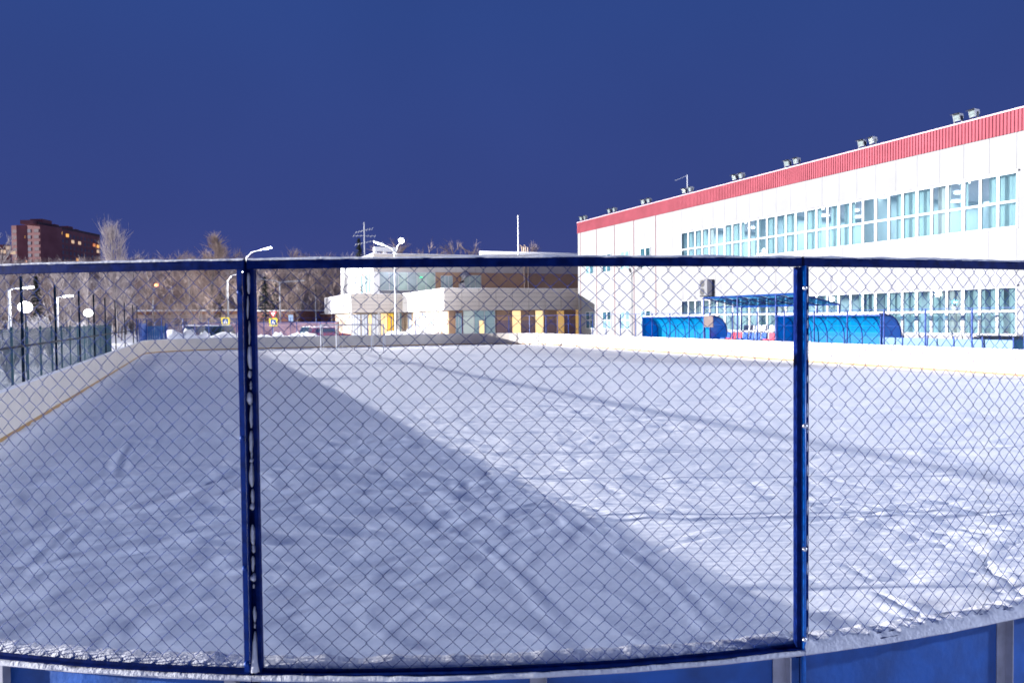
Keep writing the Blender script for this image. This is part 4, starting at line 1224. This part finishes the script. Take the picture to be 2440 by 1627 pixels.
# long low building with a snowy roof, brick building, low brick wall
P0 = at_z(329, 766, 128); P1 = at_z(612, 766, 134)
lo_ = thing('low_building', 'long single-storey cream building with a brown fascia and snow on its flat roof', 'building', (P0.x, P0.y, 0))
z_at = lambda px, py, d: at_z(px, py, d).z
zt = z_at(450, 738, 130)
part('wall', oblique_box(MB(), P0, P1, 10, -.5, zt-.75), mat('wall pinkish cream', (.42,.34,.34), .7, noise=.1, nscale=.4), lo_)
part('fascia', oblique_box(MB(), P0+Vector((-.2,-.25,0)), P1+Vector((.2,-.25,0)), 10.5, zt-.75, zt-.25), mat('fascia brown', (.26,.12,.07), .7), lo_)
part('roof_snow', oblique_box(MB(), P0+Vector((-.3,-.35,0)), P1+Vector((.3,-.35,0)), 10.7, zt-.25, zt+.05), M_roofsnow, lo_)
for px in (352,378,420,436,520,560):
    q = at_z(px, 757, 127.2); f = part('window', MB().box((q.x-.6,q.y-.1,1.5),(q.x+.6,q.y+.5,2.7)), M_aptw, lo_)
P0 = at_z(611, 766, 126); P1 = at_z(700, 766, 124)
br = thing('brick_building', 'low red brick building behind the yellow crossing sign', 'building', (P0.x, P0.y, 0))
zt = z_at(650, 739, 125)
part('wall', oblique_box(MB(), P0, P1, 9, -.5, zt-.15), M_brick, br); part('roof_snow', oblique_box(MB(), P0+Vector((0,-.2,0)), P1+Vector((0,-.2,0)), 9.4, zt-.15, zt), M_roofsnow, br)
P0 = at_z(735, 766, 132); P1 = at_z(812, 766, 131)
br2 = thing('brick_building', 'dark red brick hut partly hidden by the grey building', 'building', (P0.x, P0.y, 0))
zt = z_at(770, 747, 131)
part('wall', oblique_box(MB(), P0, P1, 6, -.5, zt-.12), M_brick, br2); part('roof_snow', oblique_box(MB(), P0, P1, 6.2, zt-.12, zt), M_roofsnow, br2)
P0 = at_z(470, 766, 108); P1 = at_z(806, 766, 104)
wl = thing('pink_wall', 'long pinkish wall with a blue rail along its top behind the car park', 'wall', (P0.x, P0.y, 0))
part('wall', oblique_box(MB(), P0, P1, .25, -.5, 1.9), mat('wall dusty pink', (.33,.20,.22), .8, noise=.15, nscale=.5), wl)
part('rail', oblique_box(MB(), P0, P1, .3, 1.92, 2.02), mat('picket blue', (.012,.05,.25)), wl)

# snow banks behind the far boards
def snowbank(px, depth, L, h, label):
    p = at_z(px, 790, depth); g = MB(); n = 22; m_ = 7; rr = random.Random(px)
    for i in range(n+1):
        for j in range(m_+1):
            u = i/n*2-1; v = j/m_*2-1
            z = h*max(0, 1-u*u)**.5*max(0, 1-v*v)*(1+.35*rr.uniform(-1,1))-.1
            g.v.append((p.x+u*L/2+rr.uniform(-.1,.1), p.y+v*1.6+rr.uniform(-.1,.1), z))
    for i in range(n):
        for j in range(m_):
            a = i*(m_+1)+j; g.f.append((a, a+m_+1, a+m_+2, a+1))
    g.smooth = True
    o = part('snow_bank', g, M_snow_far, None); tag(o, label, 'snow bank')
snowbank(440, 68, 7, 1.35, 'lumpy snow bank heaped behind the far boards beside the blue gate')
snowbank(560, 71, 8, 1.1, 'low snow bank behind the far boards beside the near left post')
snowbank(700, 76, 9, 1.05, 'low snow bank behind the far boards right of the near left post')
snowbank(985, 80, 7, 1.2, 'small snow heap in front of the cream wall with blue windows')

# cars
def car(px, depth, rot, col, label, kind='suv', lights=True):
    p = at_z(px, 780, depth)
    t = thing('parked_car', label, 'car', (p.x, p.y, 0), group='parked cars behind the far boards', rotz=rot)
    L, W, H_ = (4.6, 1.85, 1.75) if kind == 'suv' else (4.4, 1.75, 1.45)
    paint = mat('car paint '+label[:12], col, .25, coat=.5)
    hb = .95 if kind == 'suv' else .85
    prof = [(-L/2,.35),(-L/2,hb),(-L/2+.15,hb+.05),(L/2-.9,hb),(L/2-.1,hb-.15),(L/2,.4)]
    part('body', MB().prism(prof, -W/2, W/2), paint, t, local=True)
    cab = [(-L/2+.12,hb+.051),(-L/2+.45,H_),(.35,H_),(1.1,hb+.03)]
    part('cabin', MB().prism(cab, -W/2+.12, W/2-.12), paint, t, local=True)
    part('rear_window', MB().quad((-L/2+.15,-W/2+.25,hb+.12),(-L/2+.15,W/2-.25,hb+.12),(-L/2+.40,W/2-.32,H_-.1),(-L/2+.40,-W/2+.32,H_-.1)), M_carglass, t, local=True).location = (-.03,0,.01)
    for s in (-1,1):
        part('side_window', MB().prism([(-L/2+.5,hb+.1),(-L/2+.7,H_-.1),(.3,H_-.1),(.85,hb+.1)], s*(W/2-.115)-.01, s*(W/2-.115)+.01), M_carglass, t, local=True)
        part('tail_light', MB().box((-L/2-.03,s*(W/2-.18)-.14,hb-.22),(-L/2-.001,s*(W/2-.18)+.14,hb-.02)), mat('tail light lit', (.6,.02,.02), .4, emit=(1,.08,.05), estr=2.0), t, local=True)
        for x in (-L/2+.85, L/2-.9):
            w = part('wheel', MB().tube([(x,s*(W/2-.21),.33),(x,s*(W/2+.01),.33)], .33, 16), M_rubber, t, local=True)
            r_ = part('rim', MB().tube([(0,0,0),(0,s*.02,0)], .19, 10), M_galv, w, local=True); r_.location = (x,s*(W/2+.01),.33)
    part('roof_snow', MB().prism([(-L/2+.5,H_),(-L/2+.6,H_+.07),(.25,H_+.07),(.35,H_)], -W/2+.2, W/2-.2), M_snow, t, local=True)
    part('number_plate', MB().box((-L/2-.02,-.26,.5),(-L/2-.001,.26,.61)), M_frame, t, local=True)
    return t
car(531, 78, R(62), (.02,.05,.08), 'dark teal estate car with red tail lights, seen from behind left of the near post')
car(487, 84, R(40), (.03,.02,.035), 'black car parked left of the dark teal one by the birch trunk')
car(783, 84, R(8), (.18,.03,.05), 'dark red car under snow beside the grey building corner', kind='sedan')
car(758, 92, R(30), (.03,.06,.07), 'dark green car left of the red one behind the goals', kind='sedan')

# road signs
def sign_post(px, depth, label, kind, ytop):
    p = at_z(px, 770, depth); zt = at_z(px, ytop, depth).z
    t = thing('road_sign', label, 'road sign', (p.x, p.y, 0))
    part('post', MB().tube([(p.x,p.y,-.2),(p.x,p.y,zt)], .04, 6), M_galv, t)
    y = p.y-.06
    if kind in ('both', 'square'):
        c = zt-(1.35 if kind == 'both' else .45); h = .48
        part('plate', MB().box((p.x-h,y-.02,c-h),(p.x+h,y,c+h)), mat('sign yellow', (.75,.62,.02), .5, emit=(.9,.75,.02), estr=.25), t)
        part('panel', MB().box((p.x-h*.66,y-.03,c-h*.66),(p.x+h*.66,y-.021,c+h*.66)), mat('sign blue', (.02,.09,.35), .5), t)
        part('triangle', MB().prism([(p.x-h*.52,c-h*.5),(p.x+h*.52,c-h*.5),(p.x,c+h*.52)], y-.04, y-.031), mat('sign white', (.8,.8,.8), .5), t)
        g = MB().tube([(p.x+.02,y-.045,c+.02),(p.x,y-.045,c-.10)], .03, 5).tube([(p.x,y-.045,c-.10),(p.x-.07,y-.045,c-.21)], .022, 5).tube([(p.x,y-.045,c-.10),(p.x+.07,y-.045,c-.21)], .022, 5).ball((p.x+.02,y-.045,c+.08), .035, 8, 6)
        part('walking_figure', g, M_dark, t)
    if kind == 'both':
        c = zt-.42; r_ = .46
        part('yield_border', MB().prism([(p.x,c-r_),(p.x+r_,c+r_*.75),(p.x-r_,c+r_*.75)], y-.02, y), mat('sign red', (.6,.02,.03), .5), t)
        part('yield_face', MB().prism([(p.x,c-r_*.55),(p.x+r_*.62,c+r_*.55),(p.x-r_*.62,c+r_*.55)], y-.03, y-.021), mat('sign white', (.8,.8,.8)), t)
    if kind == 'blue':
        part('plate', MB().box((p.x-.3,y-.02,zt-.85),(p.x+.3,y,zt)), mat('sign pale blue', (.3,.45,.7), .5), t)
sign_post(651, 96, 'white yield triangle above a yellow-bordered pedestrian crossing sign', 'both', 741)
sign_post(537, 96, 'yellow-bordered pedestrian crossing sign above the dark teal car', 'square', 757)
sign_post(693, 104, 'small pale blue sign on a post beside the dark tree trunk', 'blue', 750)

# ------------------------------------------------------------------ trees
def make_tree_meshes(seed, H_, kind):
    r = random.Random(seed); tr = MB(); cr = MB()
    def limb(p, d, L, rad, lvl, spread):
        pts = [p]; rr = [rad]; n = 4 if lvl else 7
        q = p.copy(); dd = d.copy()
        for i in range(n):
            dd = (dd + Vector((r.uniform(-1,1), r.uniform(-1,1), r.uniform(-.2,.5)))*(.10 if lvl == 0 else .20)).normalized()
            q = q + dd*(L/n); pts.append(q.copy()); rr.append(rad*(1-(i+1)/n*.85))
        (tr if lvl == 0 else cr).tube(pts, rr, 5 if lvl == 0 else 3, cap=False)
        return pts, rr
    base = Vector((0,0,-.3)); forks = 1 if kind != 'wide' else r.choice((1,2,3))
    for f in range(forks):
        d = Vector((r.uniform(-.25,.25)*(forks > 1), r.uniform(-.25,.25)*(forks > 1), 1)).normalized()
        pts, rr = limb(base, d, H_*.96, H_*.0115+.03, 0, 0)
        nb = {'birch':22,'wide':18,'round':58,'spire':56}[kind]
        for i in range(nb):
            t = .22+.76*(i+r.random())/nb; k = t*(len(pts)-1); k0 = min(int(k), len(pts)-2)
            p = pts[k0].lerp(pts[k0+1], k-k0)
            a = r.uniform(0, 2*PI); up = {'birch':.95,'wide':.62,'round':1.5,'spire':1.35}[kind]
            dirv = Vector((math.cos(a), math.sin(a), up+r.uniform(-.2,.5))).normalized()
            wdt = math.sin(PI*min(1, (t-.12)*1.05))**.7
            L = H_*{'birch':.20,'wide':.27,'round':.27,'spire':.20}[kind]*(wdt if kind != 'spire' else 1.5*(1.03-t)**1.0)*r.uniform(.7,1.25)
            bp, _ = limb(p, dirv, L, .035+.010*H_*(1-t)*.25, 1, 0)
            for j in range(9 if kind in ('round','spire') else 6):
                u = r.uniform(.25,1); kk = u*(len(bp)-1); k1 = min(int(kk), len(bp)-2); pp = bp[k1].lerp(bp[k1+1], kk-k1)
                d2 = (dirv + Vector((r.uniform(-1,1), r.uniform(-1,1), r.uniform(-.1,.9)))*.75).normalized()
                L2 = L*r.uniform(.25,.5)+.3
                e1 = pp+d2*L2*.5+Vector((r.uniform(-.1,.1),)*3); e2 = pp+d2*L2
                cr.tube([pp, e1, e2], [.022,.016,.006], 3, cap=False)
                for q_ in range(4):
                    w = pp.lerp(e2, r.uniform(.2,1)); d3 = (d2+Vector((r.uniform(-1,1), r.uniform(-1,1), r.uniform(-.3,.8)))*.8).normalized()
                    e3 = w+d3*r.uniform(.3,.9); sd = d3.cross(Vector((r.uniform(-1,1),r.uniform(-1,1),.3))).normalized()*.013
                    cr.quad(tuple(w-sd), tuple(w+sd), tuple(e3+sd*.4), tuple(e3-sd*.4))
    return tr, cr
TM = {}
def tmesh(kind, v, m_crown, m_trunk):
    key = (kind, v, m_crown.name)
    if key not in TM:
        tr, cr = make_tree_meshes(100+v*7+len(kind), 10.0, kind)
        TM[key] = (tr.mesh('trunk', m_trunk), cr.mesh('crown', m_crown))
    return TM[key]
rt = random.Random(5)
def tree(px, depth, h, kind, label, pale=False, v=None, group='bare trees beyond the rink', wscale=1):
    p = at_z(px, 768, depth)
    tm, cm = tmesh(kind, rt.randrange(5) if v is None else v, M_twig_pale if pale else M_twig, M_bark)
    t = thing('birch_tree' if kind in ('birch','spire') else 'bare_tree', label, 'tree', (p.x, p.y, 0), group=group)
    s = h/10.0; a = rt.uniform(0, 6.28)
    for nm, me in (('trunk', tm), ('crown', cm)):
        o = inst(nm, me, t, (0,0,0), a, (s*wscale, s*wscale, s))
    return t
belt = []
def hz(py, depth): return (766-py)/F_PX*depth+EYE
# the ones that can be told apart
tree(281, 118, hz(548,118), 'round', 'tall round-crowned frosted tree rising above the rail right of the apartment block', pale=True, v=1, wscale=.68)
tree(492, 112, hz(553,112), 'spire', 'tall birch with a slender pale crown rising highest above the rail', v=0, wscale=1.35)
tree(433, 135, hz(604,135), 'wide', 'low round tree top just above the rail left of the tall birch', v=2)
tree(505, 90, hz(700,90), 'wide', 'short dark bush beside the cars', v=3)
tree(-8, 120, hz(558,120), 'birch', 'birch cut by the left edge of the picture', pale=True, v=2)
tree(146, 96, hz(640,96), 'birch', 'pale birch trunk behind the left post fence, right of the tall concrete pole', pale=True, v=3)
tree(203, 92, hz(636,92), 'birch', 'forked pale birch behind the farther globe lamp', pale=True, v=1)
tree(372, 110, hz(622,110), 'birch', 'slim birch just right of the orange lamp', v=4)
tree(325, 130, hz(606,130), 'wide', 'frosted tree right of the round-crowned one, barely topping the rail', pale=True, v=0)
tree(460, 124, hz(640,124), 'birch', 'thin birch between the orange lamp and the tall birch', v=1)
tree(712, 108, hz(690,108), 'wide', 'broken dark trunk with a ragged top behind the pink wall', v=4)
tree(1088, 150, hz(585,150), 'wide', 'thin treetop poking above the grey roof left of the mast', v=2)
tree(905, 150, hz(588,150), 'birch', 'faint treetop behind the roof left of the double lamp', v=3)
tree(967, 150, hz(580,150), 'birch', 'reddish treetop behind the roof right of the double lamp', v=4)
tree(1270, 165, hz(595,165), 'birch', 'small treetop just right of the beige flues', v=0)
tree(700, 150, hz(600,150), 'birch', 'slender treetop over the rail midway between near left post and grey building', v=2)
# the belt of bare trees behind them
i = 0
for row, (dep, ymin, ymax, step) in enumerate(((105,680,720,62),(128,640,672,40),(150,622,650,34),(172,612,640,30),(196,608,632,27))):
    px = -60
    while px < 830:
        if not (row < 2 and px > 600 and row == 0):
            pl = rt.random() < (.55 if px < 330 else .12); kd = rt.choice(('wide','birch'))
            zone = ('at the left edge' if px < 60 else 'behind the two globe lamps' if px < 230 else 'above the corner gate' if px < 350 else
                    'around the orange lamp' if px < 440 else 'around the tall birch' if px < 540 else 'behind the near left post' if px < 640 else 'behind the crossing sign' if px < 720 else 'beside the grey building')
            lab = '%s %s tree %s, %s' % ('frosted' if pl else 'brown', 'slim' if kd == 'birch' else 'spreading', zone,
                    ('front row','second row','middle row','fourth row','back row')[row])
            belt.append(tree(px+rt.uniform(-12,12), dep+rt.uniform(-8,8), hz(rt.uniform(ymin,ymax), dep), kd, lab, pale=pl, group='belt of bare trees beyond the rink', wscale=1.15))
        px += step*rt.uniform(.7,1.3); i += 1
by = {}
for t in belt: by.setdefault(t['label'], []).append(t)
for lab, ts in by.items():
    if len(ts) > 1:
        for t, w in zip(ts, (('left one','right one') if len(ts) == 2 else ('left one','middle one','right one','far right one'))): t['label'] = lab + ', ' + w
# spruces
def spruce(px, depth, h, label):
    p = at_z(px, 768, depth); r = random.Random(int(px)); t = thing('spruce_tree', label, 'tree', (p.x, p.y, 0), group='dark spruces beyond the rink')
    part('trunk', MB().tube([(0,0,-.3),(0,0,h*.97)], [.16,.02], 6), M_bark, t, local=True)
    g = MB()
    for i in range(int(h*60)):
        z = h*(.08+.92*r.random()**.8); rad = (h-z)/h*h*.21+.08; a = r.uniform(0, 2*PI); q = rad*r.uniform(.25,1.08)
        c = Vector((math.cos(a)*q, math.sin(a)*q, z-q*.32)); u = Vector((math.cos(a),math.sin(a),-.35)).normalized()*r.uniform(.2,.5); w = Vector((-math.sin(a),math.cos(a),r.uniform(-.3,.3)))*r.uniform(.08,.2)
        g.quad(tuple(c-u-w*.3), tuple(c-w), tuple(c+u), tuple(c+w))
    part('crown', g, M_spruce, t, local=True)
spruce(858, 128, hz(573,128), 'dark spruce behind the television aerial')
spruce(88, 108, hz(655,108), 'dark spruce between the left fence posts')
spruce(632, 120, hz(662,120), 'dark spruce just right of the near left post')
spruce(655, 128, hz(670,128), 'dark spruce behind the pole with the level cross-arm')
spruce(525, 132, hz(668,132), 'dark spruce left of the bent-arm street lamp')
# frosted shrubs by the left fence
rs = random.Random(9)
for i, (px, dep, h) in enumerate(((40,44,1.6),(88,40,2.4),(62,52,2.2),(190,60,2.2),(222,64,2.0),(115,50,1.8),(250,72,1.8),(20,30,1.5))):
    p = at_z(px, 768, dep); t = thing('frosted_shrub', 'white frosted shrub outside the left fence, ' + ['beside the concrete pole','right of the larger globe lamp','under the larger globe lamp','under the farther globe lamp','right of the farther globe lamp','between the two globe lamps','farthest along the fence','nearest the camera'][i], 'shrub', (p.x, p.y, 0), group='frosted shrubs outside the left fence')
    g = MB()
    for _ in range(70):
        a = rs.uniform(0,6.28); sp = rs.uniform(.1,.9); e1 = Vector((math.cos(a)*sp*h*.22, math.sin(a)*sp*h*.22, h*rs.uniform(.4,.6))); e2 = Vector((math.cos(a)*sp*h*.42, math.sin(a)*sp*h*.42, h*rs.uniform(.75,1.05)))
        g.tube([Vector((0,0,-.05)), e1, e2], [.03,.025,.01], 3, cap=False)
        for _ in range(5):
            w = e1.lerp(e2, rs.random()); e3 = w+Vector((rs.uniform(-.3,.3),rs.uniform(-.3,.3),rs.uniform(0,.35))); g.tube([w,e3],[.018,.006],3,cap=False)
    part('branches', g, mat('hoarfrost', (.5,.48,.5), .8), t, local=True)
# far wood behind everything
g = MB(); rw = random.Random(31)
for _ in range(15000):
    px = rw.uniform(-250, 900); dep = rw.uniform(205, 235); p = at_z(px, 768, dep)
    hh = 10.5+2.5*math.sin(px*.021)+1.5*math.sin(px*.06+1)
    z = rw.uniform(-.5, hh); L = rw.uniform(.8, 2.6); d = Vector((rw.uniform(-.5,.5), rw.uniform(-.3,.3), 1)).normalized()*L; w = rw.uniform(.03,.11)
    g.quad((p.x-w,p.y,z),(p.x+w,p.y,z),(p.x+d.x+w*.3,p.y+d.y,z+d.z),(p.x+d.x-w*.3,p.y+d.y,z+d.z))
o = part('distant_wood', g, M_twig, None, stuff=True)
o['label'] = 'dense leafless wood filling the distance behind the trees'; o['category'] = 'wood'
